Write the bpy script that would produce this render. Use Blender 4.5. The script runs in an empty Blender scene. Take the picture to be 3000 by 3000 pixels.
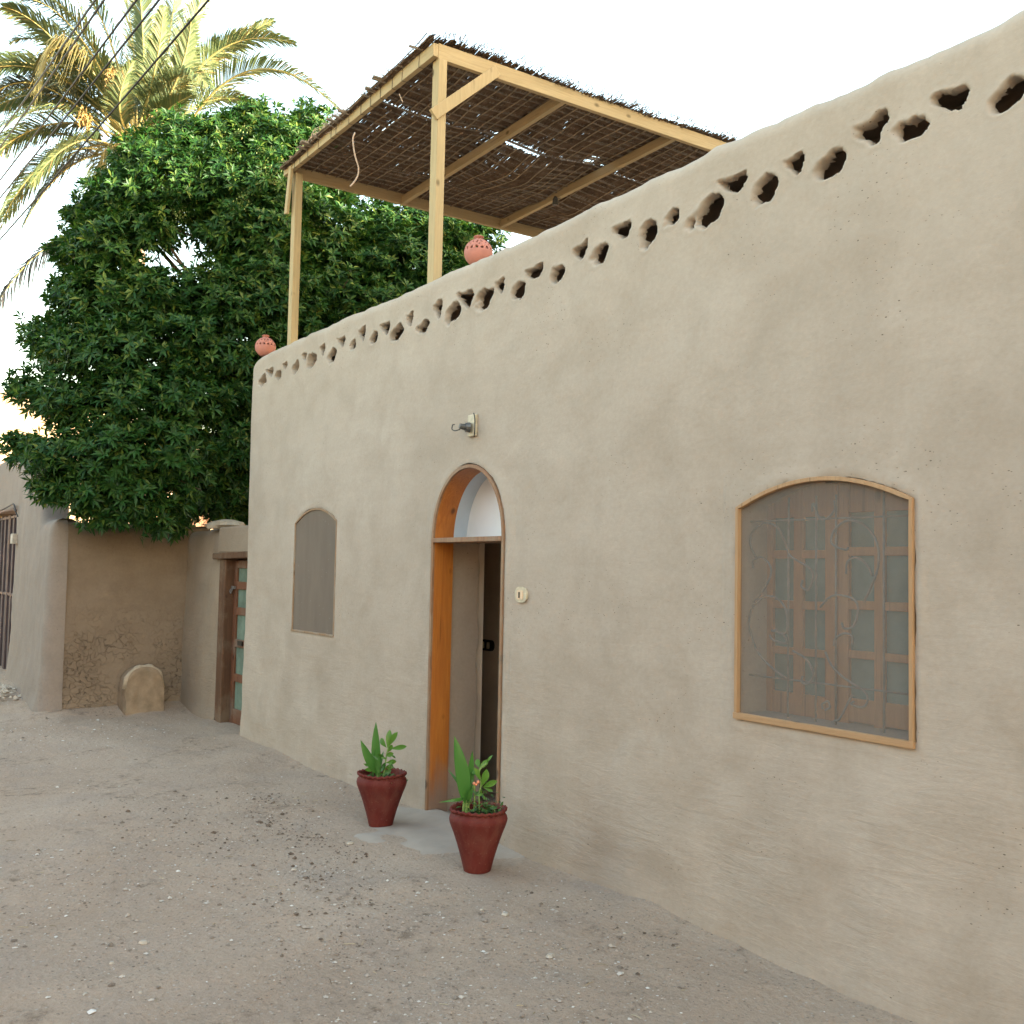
import bpy, math, random
import numpy as np
from mathutils import Vector, Matrix
random.seed(7); rng = np.random.default_rng(7)
SC = bpy.context.scene
COL = SC.collection

# ------------------------------------------------------------------ camera
CAM = np.array([0.0, -3.7335, 1.75])
YAW, PITCH, ROLL, FPX = math.radians(34.03996642), math.radians(3.3285772), math.radians(1.14664243), 3036.2079
Fv = np.array([-math.cos(YAW)*math.cos(PITCH), math.sin(YAW)*math.cos(PITCH), math.sin(PITCH)])
_r = np.cross(Fv, [0, 0, 1.0]); _r /= np.linalg.norm(_r); _u = np.cross(_r, Fv)
Rv = math.cos(ROLL)*_r + math.sin(ROLL)*_u
Uv = -math.sin(ROLL)*_r + math.cos(ROLL)*_u
cam = bpy.data.cameras.new('camera'); cam_ob = bpy.data.objects.new('camera', cam); COL.objects.link(cam_ob)
cam.sensor_width = 36; cam.lens = 36*FPX/3000; cam.clip_start = 0.05; cam.clip_end = 3000
cam_ob.matrix_world = Matrix(((Rv[0], Uv[0], -Fv[0], CAM[0]), (Rv[1], Uv[1], -Fv[1], CAM[1]), (Rv[2], Uv[2], -Fv[2], CAM[2]), (0, 0, 0, 1)))
SC.camera = cam_ob

# ------------------------------------------------------------------ light
SUN_EL, SUN_AZ = math.radians(9.0), math.radians(55.0)      # azimuth from +Y (into the house) towards +X
world = bpy.data.worlds.new("World"); SC.world = world; world.use_nodes = True
nt = world.node_tree
sky = nt.nodes.new('ShaderNodeTexSky'); sky.sky_type = 'NISHITA'; sky.sun_disc = False
sky.sun_elevation = SUN_EL; sky.sun_rotation = SUN_AZ
sky.air_density = 1.2; sky.dust_density = 2.3; sky.ozone_density = 0.3
nt.links.new(sky.outputs[0], nt.nodes['Background'].inputs[0])
nt.nodes['Background'].inputs[1].default_value = 0.15
sun = bpy.data.lights.new('sun', 'SUN'); sun.energy = 3.4; sun.angle = math.radians(0.5); sun.color = (1.0, 0.91, 0.76)
sun_ob = bpy.data.objects.new('sun', sun); COL.objects.link(sun_ob)
SDIR = Vector((math.sin(SUN_AZ)*math.cos(SUN_EL), math.cos(SUN_AZ)*math.cos(SUN_EL), math.sin(SUN_EL)))
sun_ob.rotation_euler = SDIR.to_track_quat('Z', 'Y').to_euler(); sun_ob.location = (6, 6, 20)
SC.view_settings.view_transform = 'Standard'; SC.view_settings.look = 'None'
SC.view_settings.gamma = 1; SC.view_settings.use_curve_mapping = False
SC.view_settings.exposure = 3.13
SC.cycles.max_bounces = 8; SC.cycles.diffuse_bounces = 3; SC.cycles.glossy_bounces = 2; SC.cycles.transmission_bounces = 3; SC.cycles.transparent_max_bounces = 8

# ------------------------------------------------------------------ helpers
def at(x, y, depth):                 # a photo direction at a real distance along the view axis
    return CAM + depth*(Fv + Rv*(x-1500)/FPX - Uv*(y-1500)/FPX)

class MB:
    def __init__(s): s.v = []; s.f = []
    def quadgrid(s, P):                  # P: (n,m,3)
        P = np.asarray(P); n, m = P.shape[:2]; b = len(s.v); s.v += P.reshape(-1, 3).tolist()
        for i in range(n-1):
            for j in range(m-1):
                s.f.append((b+i*m+j, b+i*m+j+1, b+(i+1)*m+j+1, b+(i+1)*m+j))
    def box(s, lo, hi, rot=None, c=None):
        b = len(s.v); P = [(x, y, z) for x in (lo[0], hi[0]) for y in (lo[1], hi[1]) for z in (lo[2], hi[2])]
        if rot is not None:
            P = [tuple(np.asarray(rot) @ np.asarray(p) + np.asarray(c)) for p in P]
        s.v += P
        for q in ((0, 1, 3, 2), (4, 6, 7, 5), (0, 4, 5, 1), (2, 3, 7, 6), (0, 2, 6, 4), (1, 5, 7, 3)): s.f.append(tuple(b+i for i in q))
    def bar(s, a, b_, w, h, up=(0, 0, 1)):   # rectangular bar from a to b; w sideways, h along up
        a = np.array(a, float); b_ = np.array(b_, float); t = b_-a; L = np.linalg.norm(t); t /= L
        sd = np.cross(t, up); sd /= np.linalg.norm(sd); u = np.cross(sd, t)
        s.box((0, -w/2, -h/2), (L, w/2, h/2), np.array([t, sd, u]).T, a)
    def tube(s, pts, r, n=6, cap=True):
        pts = np.array(pts, float); k = len(pts)
        r = np.broadcast_to(np.asarray(r, float), (k,)); b = len(s.v)
        t = np.gradient(pts, axis=0); t /= (np.linalg.norm(t, axis=1)[:, None]+1e-9)
        ref = np.array([0, 0, 1.0]) if abs(t[0][2]) < .9 else np.array([1.0, 0, 0])
        for i in range(k):
            a = np.cross(t[i], ref); a /= np.linalg.norm(a)+1e-9; c = np.cross(t[i], a)
            ref = np.cross(a, t[i])
            for j in range(n):
                q = 2*math.pi*j/n
                s.v.append(tuple(pts[i]+r[i]*(math.cos(q)*a+math.sin(q)*c)))
        for i in range(k-1):
            for j in range(n):
                s.f.append((b+i*n+j, b+i*n+(j+1) % n, b+(i+1)*n+(j+1) % n, b+(i+1)*n+j))
        if cap:
            s.f.append(tuple(b+j for j in range(n))[::-1]); s.f.append(tuple(b+(k-1)*n+j for j in range(n)))
    def lathe(s, prof, c=(0, 0, 0), n=48, wob=None):
        b = len(s.v); m = len(prof)
        for i, (r, z) in enumerate(prof):
            for j in range(n):
                q = 2*math.pi*j/n; rr, zz = (r, z) if wob is None else wob(r, z, q, i)
                s.v.append((c[0]+rr*math.cos(q), c[1]+rr*math.sin(q), c[2]+zz))
        for i in range(m-1):
            for j in range(n): s.f.append((b+i*n+j, b+i*n+(j+1) % n, b+(i+1)*n+(j+1) % n, b+(i+1)*n+j))
    def leaf(s, a, b_, w, nrm, bend=0.0, fold=.25, shape=None, n=6):   # blade from a to b with a midrib fold
        a = np.array(a, float); b_ = np.array(b_, float); t = b_-a; L = np.linalg.norm(t); t /= L
        sd = np.cross(t, nrm); sd /= np.linalg.norm(sd)+1e-9; u = np.cross(sd, t)
        sh = shape or (lambda q: math.sin(math.pi*q**.8)**.8 if 0 < q < 1 else 0)
        rows = []
        for i in range(n+1):
            q = i/n; p = a+t*L*q+u*bend*L*math.sin(math.pi*q)
            hw = max(w/2*sh(q), .0008)
            rows.append([p+sd*hw+u*hw*fold, p, p-sd*hw+u*hw*fold])
        s.quadgrid(rows)

def link(o, parent=None):
    COL.objects.link(o)
    if parent is not None: o.parent = parent
    return o
def mesh_np(name, V, Fa, mat, parent=None, smooth=True, org=(0, 0, 0)):
    V = np.asarray(V, np.float32).reshape(-1, 3) - np.asarray(org, np.float32)
    Fa = np.asarray(Fa, np.int32); k = Fa.shape[1]
    me = bpy.data.meshes.new(name)
    me.vertices.add(len(V)); me.vertices.foreach_set('co', V.ravel())
    me.loops.add(Fa.size); me.loops.foreach_set('vertex_index', Fa.ravel())
    me.polygons.add(len(Fa)); me.polygons.foreach_set('loop_start', np.arange(0, Fa.size, k, dtype=np.int32))
    me.polygons.foreach_set('use_smooth', np.full(len(Fa), smooth))
    me.update(calc_edges=True); me.validate()
    if mat: me.materials.append(mat)
    o = bpy.data.objects.new(name, me); o.location = (0, 0, 0) if parent is not None else org
    return link(o, parent)
def build(name, mb, mat, parent=None, smooth=False, bevel=0, org=None):
    if org is None: org = tuple(parent.get('org', (0, 0, 0))) if parent is not None else (0, 0, 0)
    V = np.array(mb.v, float)-np.array(org)
    me = bpy.data.meshes.new(name); me.from_pydata(V.tolist(), [], mb.f); me.update()
    if smooth: me.polygons.foreach_set('use_smooth', np.full(len(me.polygons), True))
    me.materials.append(mat)
    o = bpy.data.objects.new(name, me)
    if parent is None: o.location = org
    link(o, parent); o['org'] = list(org)
    if bevel:
        m = o.modifiers.new('bevel', 'BEVEL'); m.width = bevel; m.segments = 2; m.limit_method = 'ANGLE'
    return o
def tag(o, label, cat, group=None):
    o['label'] = label; o['category'] = cat
    if group: o['group'] = group
    return o
def thing(name, label, cat, org, group=None):
    o = bpy.data.objects.new(name, None); o.empty_display_size = .2; o.location = org; o['org'] = list(map(float, org))
    link(o); return tag(o, label, cat, group)
def kind(o, k): o['kind'] = k; return o

def vnoise(x, y, seed):
    x = np.asarray(x, float); y = np.asarray(y, float)
    T = np.random.default_rng(seed).random((256, 256))
    xi = np.floor(x).astype(int); yi = np.floor(y).astype(int); fx = x-xi; fy = y-yi
    fx = fx*fx*fx*(fx*(fx*6-15)+10); fy = fy*fy*fy*(fy*(fy*6-15)+10)
    g = lambda a, b: T[a % 256, b % 256]
    return ((g(xi, yi)*(1-fx)+g(xi+1, yi)*fx)*(1-fy)+(g(xi, yi+1)*(1-fx)+g(xi+1, yi+1)*fx)*fy)*2-1
def fbm(x, y, seed, o=3):
    return sum(vnoise(x*2**i, y*2**i, seed+i)*.5**i for i in range(o))
def sstep(a, b, x):
    t = np.clip((x-a)/(b-a), 0, 1); return t*t*(3-2*t)

# ------------------------------------------------------------------ materials
class NT:
    def __init__(s, name):
        s.m = bpy.data.materials.new(name); s.m.use_nodes = True; s.t = s.m.node_tree; s.b = s.t.nodes['Principled BSDF']
        s.out = s.t.nodes['Material Output']; s.co = s.n('ShaderNodeTexCoord').outputs['Object']
    def n(s, ty, **kw):
        q = s.t.nodes.new(ty)
        for k, v in kw.items(): setattr(q, k, v)
        return q
    def l(s, a, b): s.t.links.new(a, b)
    def map(s, scale=(1, 1, 1), rot=(0, 0, 0), src=None):
        q = s.n('ShaderNodeMapping'); q.inputs['Scale'].default_value = scale; q.inputs['Rotation'].default_value = rot
        s.l(src or s.co, q.inputs[0]); return q.outputs[0]
    def noise(s, scale, detail=4, rough=.55, vec=None, dist=0):
        q = s.n('ShaderNodeTexNoise'); q.inputs['Scale'].default_value = scale; q.inputs['Detail'].default_value = detail
        q.inputs['Roughness'].default_value = rough; q.inputs['Distortion'].default_value = dist
        s.l(vec or s.co, q.inputs['Vector']); return q.outputs['Fac']
    def voro(s, scale, feature='F1', vec=None, out='Distance', rnd=1):
        q = s.n('ShaderNodeTexVoronoi'); q.feature = feature; q.inputs['Scale'].default_value = scale; q.inputs['Randomness'].default_value = rnd
        s.l(vec or s.co, q.inputs['Vector']); return q.outputs[out]
    def ramp(s, fac, *stops):
        q = s.n('ShaderNodeValToRGB'); e = q.color_ramp.elements
        while len(e) < len(stops): e.new(.5)
        for i, (p, c) in enumerate(stops):
            e[i].position = p; e[i].color = (c, c, c, 1) if isinstance(c, (int, float)) else (*c, 1)
        s.l(fac, q.inputs[0]); return q.outputs[0]
    def mix(s, fac, a, b, mode='MIX'):
        q = s.n('ShaderNodeMix'); q.data_type = 'RGBA'; q.blend_type = mode
        for v, i in ((fac, 0), (a, 6), (b, 7)):
            if isinstance(v, (int, float)): q.inputs[i].default_value = v if i == 0 else (v, v, v, 1)
            elif isinstance(v, tuple): q.inputs[i].default_value = (*v, 1)
            else: s.l(v, q.inputs[i])
        return q.outputs[2]
    def math(s, op, a, b=0.0, clamp=False):
        q = s.n('ShaderNodeMath'); q.operation = op; q.use_clamp = clamp
        for v, i in ((a, 0), (b, 1)):
            if isinstance(v, (int, float)): q.inputs[i].default_value = v
            else: s.l(v, q.inputs[i])
        return q.outputs[0]
    def sep(s, vec=None):
        q = s.n('ShaderNodeSeparateXYZ'); s.l(vec or s.co, q.inputs[0]); return q.outputs
    def bump(s, h, dist=.01, strength=1.0, prev=None):
        q = s.n('ShaderNodeBump'); q.inputs['Distance'].default_value = dist; q.inputs['Strength'].default_value = strength
        s.l(h, q.inputs['Height'])
        if prev is not None: s.l(prev, q.inputs['Normal'])
        s.l(q.outputs[0], s.b.inputs['Normal']); return q.outputs[0]
    def fin(s, col, rough=.85, spec=.3):
        if isinstance(col, tuple): s.b.inputs['Base Color'].default_value = (*col, 1)
        else: s.l(col, s.b.inputs['Base Color'])
        if isinstance(rough, (int, float)): s.b.inputs['Roughness'].default_value = rough
        else: s.l(rough, s.b.inputs['Roughness'])
        s.b.inputs['Specular IOR Level'].default_value = spec
        return s.m

def mat_plaster(name, c0, c1, c2, strokes=1.0, crack=0.0, low_stain=None, fleck=(.08, .055, .035), fine_crack=0, stain=0):
    t = NT(name)
    big = t.noise(.55, 4, .6, dist=.6); med = t.noise(2.3, 5, .6, dist=.5); fine = t.noise(38, 4, .6)
    col = t.mix(t.ramp(big, (.32, 0.0), (.68, 1.0)), c0, c1)
    col = t.mix(t.math('MULTIPLY', t.ramp(med, (.42, 0.0), (.72, 1.0)), .6), col, c2)
    hs = t.noise(3.2, 4, .6, vec=t.map((.35, .35, 3.2)), dist=.3)
    col = t.mix(t.math('MULTIPLY', t.ramp(hs, (.45, 0.0), (.75, 1.0)), .35), col, t.mix(.5, c0, c2))
    col = t.mix(.10, col, t.ramp(fine, (.2, 0.0), (.8, 1.0)), 'SOFT_LIGHT')
    # straw flecks and pits, stretched a little sideways
    fv = t.math('MINIMUM', t.voro(19, vec=t.map((.7, .7, 1.3)), out='Distance'), t.math('MULTIPLY', t.voro(41, vec=t.map((.6, .6, 1.3))), .75)); sel = t.noise(1.7, 2, .5)
    fl = t.math('MULTIPLY', t.math('LESS_THAN', fv, .072), t.ramp(sel, (.50, 0.0), (.58, 1.0)))
    col = t.mix(t.math('MULTIPLY', fl, .75), col, fleck)
    z = t.sep()[2]
    low = t.ramp(t.math('DIVIDE', z, 4.0), (.10, 1.0), (.48, 0.15))
    st = t.noise(7, 5, .62, vec=t.map((.5, .5, 2.4), rot=(0, .14, 0)), dist=.8)
    st2 = t.noise(20, 4, .6, vec=t.map((.5, .5, 2.1), rot=(0, .05, 0)), dist=.6)
    h = t.math('ADD', t.math('MULTIPLY', st, .9*strokes), t.math('MULTIPLY', st2, .45*strokes))
    h = t.math('MULTIPLY', t.math('MULTIPLY', h, low), t.ramp(t.noise(1.3, 3, .6), (.35, .15), (.65, 1.0)))
    h = t.math('ADD', h, t.math('MULTIPLY', t.noise(5, 4, .55), .35))
    h = t.math('ADD', h, t.math('MULTIPLY', fine, .10))
    h = t.math('SUBTRACT', h, t.math('MULTIPLY', fl, .5))
    if crack:
        wv = t.n('ShaderNodeVectorMath'); wv.operation = 'ADD'
        nn = t.n('ShaderNodeTexNoise'); nn.inputs['Scale'].default_value = 6; t.l(t.co, nn.inputs['Vector'])
        sc_ = t.n('ShaderNodeVectorMath'); sc_.operation = 'SCALE'; sc_.inputs['Scale'].default_value = .42; t.l(nn.outputs['Color'], sc_.inputs[0])
        t.l(t.co, wv.inputs[0]); t.l(sc_.outputs[0], wv.inputs[1])
        cr = t.voro(10, 'DISTANCE_TO_EDGE', vec=wv.outputs[0])
        cm = t.math('MULTIPLY', t.ramp(cr, (.0, 1.0), (.03, 0.0)), t.ramp(t.noise(2.6, 4, .6), (.38, 0.0), (.52, 1.0)))
        cm = t.math('MULTIPLY', cm, t.ramp(t.math('DIVIDE', z, 4.0), (.12, 1.0), (.34, 0.0)))
        col = t.mix(t.math('MULTIPLY', cm, .7*crack), col, (.05, .035, .022))
        h = t.math('SUBTRACT', h, t.math('MULTIPLY', cm, 1.2*crack))
    if fine_crack:
        fw = t.n('ShaderNodeTexNoise'); fw.inputs['Scale'].default_value = 3.5; fw.inputs['Detail'].default_value = 5; t.l(t.co, fw.inputs['Vector'])
        fs = t.n('ShaderNodeVectorMath'); fs.operation = 'SCALE'; fs.inputs['Scale'].default_value = .55; t.l(fw.outputs['Color'], fs.inputs[0])
        fa = t.n('ShaderNodeVectorMath'); fa.operation = 'ADD'; t.l(t.co, fa.inputs[0]); t.l(fs.outputs[0], fa.inputs[1])
        fc = t.math('MULTIPLY', t.ramp(t.voro(1.7, 'DISTANCE_TO_EDGE', vec=fa.outputs[0]), (.0, 1.0), (.006, 0.0)), t.ramp(t.noise(2.1, 3, .6), (.54, 0.0), (.62, 1.0)))
        col = t.mix(t.math('MULTIPLY', fc, fine_crack), col, (.10, .075, .05)); h = t.math('SUBTRACT', h, t.math('MULTIPLY', fc, .8))
        wet = t.math('MULTIPLY', t.ramp(t.noise(1.15, 5, .65, vec=t.map((1, 1, .55)), dist=.7), (.52, 0.0), (.70, 1.0)), .38)
        col = t.mix(wet, col, tuple(x*.80 for x in c2))
    if stain:
        wet = t.math('MULTIPLY', t.ramp(t.noise(1.15, 5, .65, vec=t.map((1, 1, .55)), dist=.7), (.50, 0.0), (.72, 1.0)), stain)
        col = t.mix(wet, col, tuple(x*.84 for x in c2))
        dust = t.math('MULTIPLY', t.ramp(t.noise(.9, 4, .6, vec=t.map((1, 1, 1.4), rot=(.3, .2, .1)), dist=.5), (.52, 0.0), (.72, 1.0)), .35)
        col = t.mix(dust, col, (.46, .385, .315))
    if low_stain:
        ls = t.math('MULTIPLY', t.ramp(t.math('ADD', t.math('DIVIDE', z, 4.0), t.math('MULTIPLY', med, .10)), (.06, 1.0), (.16, 0.0)), .55)
        col = t.mix(ls, col, low_stain)
    t.bump(h, .022, .75)
    return t.fin(col, .93, .15)

def mat_wood(name, c0, c1, axis='Z', rough=.6, spec=.35, grain=1.0, knots=True, wear=None, lowwear=None):
    t = NT(name)
    s = {'Z': (9, 9, .55), 'X': (.55, 9, 9), 'Y': (9, .55, 9)}[axis]
    v = t.map(s); g = t.noise(2.6, 6, .65, vec=v, dist=1.2); g2 = t.noise(14, 3, .6, vec=v)
    col = t.mix(t.ramp(g, (.3, 0.0), (.7, 1.0)), c0, c1)
    col = t.mix(t.math('MULTIPLY', t.ramp(g2, (.5, 0.0), (.75, 1.0)), .3), col, tuple(x*.6 for x in c0))
    if knots:
        ks = {'Z': (1, 1, .6), 'X': (.6, 1, 1), 'Y': (1, .6, 1)}[axis]
        k = t.voro(5.5, vec=t.map(ks)); col = t.mix(t.ramp(k, (.07, .9), (.14, 0.0)), col, tuple(x*.30 for x in c0))
        sp_ = t.noise(5, 3, .5, vec=t.map(tuple(q*.9 if q > 1 else q*.6 for q in s))); col = t.mix(t.ramp(sp_, (.66, 0.0), (.70, .55)), col, tuple(x*.45 for x in c0))
    if wear:
        w = t.ramp(t.noise(3, 5, .65), (.48, 0.0), (.66, 1.0)); col = t.mix(t.math('MULTIPLY', w, .8), col, wear)
    if lowwear:
        zz = t.math('ADD', t.sep()[2], t.math('MULTIPLY', t.noise(5, 4, .6, vec=t.map((3, 3, .8))), .55))
        col = t.mix(t.ramp(zz, (.38, .85), (.72, 0.0)), col, lowwear)
    t.bump(t.math('ADD', g, t.math('MULTIPLY', g2, .4)), .004*grain, .6)
    return t.fin(col, rough, spec)

def mat_plain(name, c, rough=.8, spec=.3, var=.25, scale=12, metal=0, bump=.003):
    t = NT(name); n = t.noise(scale, 5, .6)
    col = t.mix(t.ramp(n, (.3, 0.0), (.7, 1.0)), tuple(x*(1-var) for x in c), tuple(min(1, x*(1+var)) for x in c))
    t.b.inputs['Metallic'].default_value = metal
    if bump: t.bump(n, bump, .6)
    return t.fin(col, rough, spec)

def mat_leaf(name, c0, c1, c2, rough=.42, trans=.25, spec=.45):
    t = NT(name)
    rp = t.n('ShaderNodeNewGeometry').outputs['Random Per Island']
    col = t.ramp(rp, (0, c0), (.55, c1), (.90, c2), (1.0, tuple(x*y for x, y in zip(c2, (1.9, 1.25, 1.3)))))
    col = t.mix(t.math('MULTIPLY', t.noise(1.3, 2, .5), .5), col, c0)
    m = t.fin(col, rough, spec)
    tr = t.n('ShaderNodeBsdfTranslucent'); t.l(t.mix(.4, col, (1.0, .95, .25), 'MULTIPLY'), tr.inputs[0])
    mx = t.n('ShaderNodeMixShader'); mx.inputs[0].default_value = trans
    t.l(t.b.outputs[0], mx.inputs[1]); t.l(tr.outputs[0], mx.inputs[2]); t.l(mx.outputs[0], t.out.inputs[0])
    return m

def mat_screen(name, c, cover=.5):
    t = NT(name)
    n = t.noise(4, 4, .6, vec=t.map((2, 2, .5)), dist=.4)
    col = t.mix(t.ramp(n, (.3, 0.0), (.7, 1.0)), tuple(x*.9 for x in c), c)
    sp = t.math('LESS_THAN', t.voro(26, vec=t.map((1, 1, .45))), .07); col = t.mix(t.math('MULTIPLY', sp, .5), col, (.5, .47, .42))
    m = t.fin(col, .9, .1)
    tp = t.n('ShaderNodeBsdfTransparent'); mx = t.n('ShaderNodeMixShader')
    fac = t.math('ADD', t.math('MULTIPLY', t.ramp(n, (.25, 0.0), (.75, 1.0)), .05), cover-.025)
    t.l(fac, mx.inputs[0]); t.l(tp.outputs[0], mx.inputs[1]); t.l(t.b.outputs[0], mx.inputs[2]); t.l(mx.outputs[0], t.out.inputs[0])
    return m

M = {}
M['plaster'] = mat_plaster('mud_plaster', (.405, .328, .257), (.455, .375, .302), (.342, .272, .206), .5, stain=.30)
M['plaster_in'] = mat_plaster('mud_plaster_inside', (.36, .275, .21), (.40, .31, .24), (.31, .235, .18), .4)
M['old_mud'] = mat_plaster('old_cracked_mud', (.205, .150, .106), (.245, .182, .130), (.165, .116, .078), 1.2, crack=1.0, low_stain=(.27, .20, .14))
M['door_wall'] = mat_plaster('garden_wall_mud', (.30, .23, .165), (.335, .26, .19), (.25, .185, .13), 1.0, low_stain=(.28, .215, .16))
M['grey_plaster'] = mat_plaster('grey_cement_plaster', (.245, .20, .168), (.275, .225, .19), (.21, .168, .138), .6)
M['wood_door'] = mat_wood('orange_varnished_wood', (.34, .098, .016), (.48, .165, .026), 'Z', .38, .5, wear=None, lowwear=(.22, .16, .125))
M['wood_face'] = mat_wood('worn_brown_wood', (.20, .10, .055), (.32, .18, .10), 'Z', .7, .25, wear=(.30, .22, .15))
M['pine'] = {a: mat_wood('pale_pine_'+a, (.40, .295, .155), (.48, .365, .205), a, .75, .15) for a in 'XYZ'}
M['wood_win'] = {a: mat_wood('tan_frame_wood_'+a, (.36, .205, .10), (.45, .275, .145), a, .65, .25) for a in 'XZ'}
M['wood_case'] = mat_wood('brown_casement_wood', (.30, .125, .045), (.40, .18, .07), 'Z', .5, .4)
M['wood_old'] = mat_wood('weathered_door_wood', (.085, .042, .024), (.15, .075, .04), 'Z', .75, .2, wear=(.19, .13, .085))
M['wood_red'] = mat_wood('red_brown_door_wood', (.13, .05, .025), (.20, .08, .04), 'Z', .65, .25, wear=(.20, .14, .10))
M['white'] = mat_plain('white_painted_panel', (.80, .80, .80), .5, .4, .04, 3)
M['pale_blue'] = mat_plain('pale_blue_paint', (.50, .58, .68), .6, .3, .06, 6)
M['wood_dusty'] = mat_wood('dust_covered_wood', (.27, .165, .095), (.33, .22, .135), 'Z', .8, .15, wear=(.33, .28, .22))
M['iron'] = mat_plain('grey_painted_iron', (.15, .125, .11), .6, .4, .3, 20)
M['gate_metal'] = mat_plain('dark_maroon_gate_metal', (.075, .052, .055), .55, .4, .3, 5)
M['glass_green'] = mat_plain('dusty_green_glass', (.16, .22, .17), .25, .5, .3, 5, bump=0)
M['glass_dark'] = mat_plain('dark_blue_green_glass', (.115, .165, .150), .25, .5, .3, 4, bump=0)
M['screen'] = mat_screen('dusty_window_screen', (.305, .26, .215), .43)
M['screen2'] = mat_screen('dense_window_screen', (.235, .185, .145), .78)
M['cream'] = mat_plain('cream_plastic', (.52, .44, .31), .55, .35, .2, 30)
M['cream2'] = mat_plain('pinkish_plastic_insert', (.66, .48, .32), .5, .4, .08, 20)
M['black'] = mat_plain('black_plastic', (.02, .015, .012), .5, .4, .1, 20)
M['dark_metal'] = mat_plain('dark_lamp_metal', (.10, .10, .10), .4, .5, .3, 40, metal=.5)
M['pot_red'] = mat_plain('oxide_red_painted_clay', (.125, .021, .016), .66, .22, .18, 7)
t_ = NT('chalky_red_pot'); n1 = t_.noise(6, 5, .6); n2 = t_.noise(4, 5, .65, vec=t_.map((3, 3, .6)), dist=.5); n3 = t_.noise(60, 3, .6)
c_ = t_.mix(t_.ramp(n1, (.3, 0.0), (.7, 1.0)), (.105, .017, .013), (.150, .027, .020))
c_ = t_.mix(t_.math('MULTIPLY', t_.ramp(n2, (.50, 0.0), (.72, 1.0)), .35), c_, (.20, .085, .06))
c_ = t_.mix(t_.math('MULTIPLY', t_.ramp(n3, (.62, 0.0), (.70, 1.0)), .35), c_, (.24, .13, .10))
t_.bump(t_.math('ADD', t_.math('MULTIPLY', n1, .5), t_.math('MULTIPLY', n3, .3)), .004, .6); M['pot_red'] = t_.fin(c_, .72, .2)
M['terracotta'] = mat_plain('pink_terracotta', (.46, .19, .145), .8, .2, .16, 9)
M['soil'] = mat_plain('dark_potting_soil', (.055, .030, .020), .95, .1, .5, 60, bump=.01)
M['apron'] = mat_plain('grey_cement_apron', (.36, .30, .243), .9, .2, .10, 5)
M['mound'] = mat_plain('orange_clay', (.27, .195, .13), .95, .1, .2, 9, bump=.012)
M['mound_top'] = mat_plain('pale_dried_mud', (.37, .30, .22), .95, .1, .2, 14, bump=.012)
M['reed'] = mat_plain('brown_dry_reed', (.17, .115, .075), .85, .2, .45, 14)
M['reed_grey'] = mat_plain('grey_reed_bundle', (.23, .185, .14), .85, .2, .35, 22)
M['reed_rib'] = mat_plain('pale_reed_rib', (.34, .26, .17), .8, .2, .3, 22)
M['string'] = mat_plain('pale_string', (.55, .42, .33), .8, .2, .1, 20)
M['wire'] = mat_plain('black_cable', (.03, .03, .035), .6, .3, .1, 20)
M['bark'] = mat_plain('brown_bark', (.11, .08, .055), .9, .2, .4, 14, bump=.02)
M['palm_bark'] = mat_plain('grey_palm_bark', (.20, .15, .10), .9, .2, .4, 9, bump=.03)
M['tree_leaf'] = mat_leaf('dark_glossy_leaf', (.012, .050, .010), (.026, .088, .014), (.078, .145, .022), .48, .26, .28)
M['flower'] = mat_leaf('pale_green_buds', (.16, .22, .07), (.20, .26, .09), (.24, .28, .12), .6, .2, .2)
M['frond'] = mat_leaf('palm_leaflet', (.066, .104, .044), (.112, .150, .060), (.185, .198, .085), .5, .26)
M['frond_dry'] = mat_leaf('dry_palm_leaflet', (.17, .16, .065), (.22, .20, .085), (.27, .24, .12), .6, .2, .2)
M['frond_shaded'] = mat_leaf('shaded_palm_leaflet', (.035, .055, .05), (.05, .07, .055), (.09, .105, .06), .45, .12)  # shaded copy of the palm leaflet, the shade painted into its colour
M['frond_dead_backlit'] = mat_leaf('backlit_dead_palm_leaflet', (.018, .025, .03), (.025, .032, .036), (.04, .045, .045), .6, .05, .2)  # dead frond with its backlit darkness put into the leaflet colour
M['rachis'] = mat_plain('palm_rib', (.32, .28, .10), .5, .4, .2, 10)
M['dates'] = mat_plain('orange_date_strands', (.19, .125, .035), .6, .3, .25, 30)
M['canna'] = mat_leaf('canna_leaf', (.045, .15, .028), (.07, .20, .035), (.10, .24, .04), .38, .28)
M['shrub'] = mat_leaf('frangipani_leaf', (.06, .17, .025), (.11, .25, .03), (.16, .30, .04), .4, .3)
M['creeper'] = mat_leaf('creeping_leaf', (.04, .11, .025), (.07, .16, .04), (.12, .22, .06), .5, .25)
M['stem'] = mat_plain('pale_green_stem', (.20, .30, .08), .5, .3, .15, 10)
M['bud'] = mat_plain('salmon_bud', (.62, .24, .13), .5, .3, .2, 30)
M['far_wall'] = mat_plaster('far_house_wall', (.34, .25, .16), (.40, .29, .19), (.28, .20, .125), .6)
M['stone'] = mat_plain('pale_pebble', (.44, .38, .31), .85, .2, .3, 9)
M['clod'] = mat_plain('dark_clod', (.15, .11, .082), .95, .1, .4, 30)
M['room'] = mat_plain('inner_room_wall', (.58, .47, .37), .95, .1, .1, 3)

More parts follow.
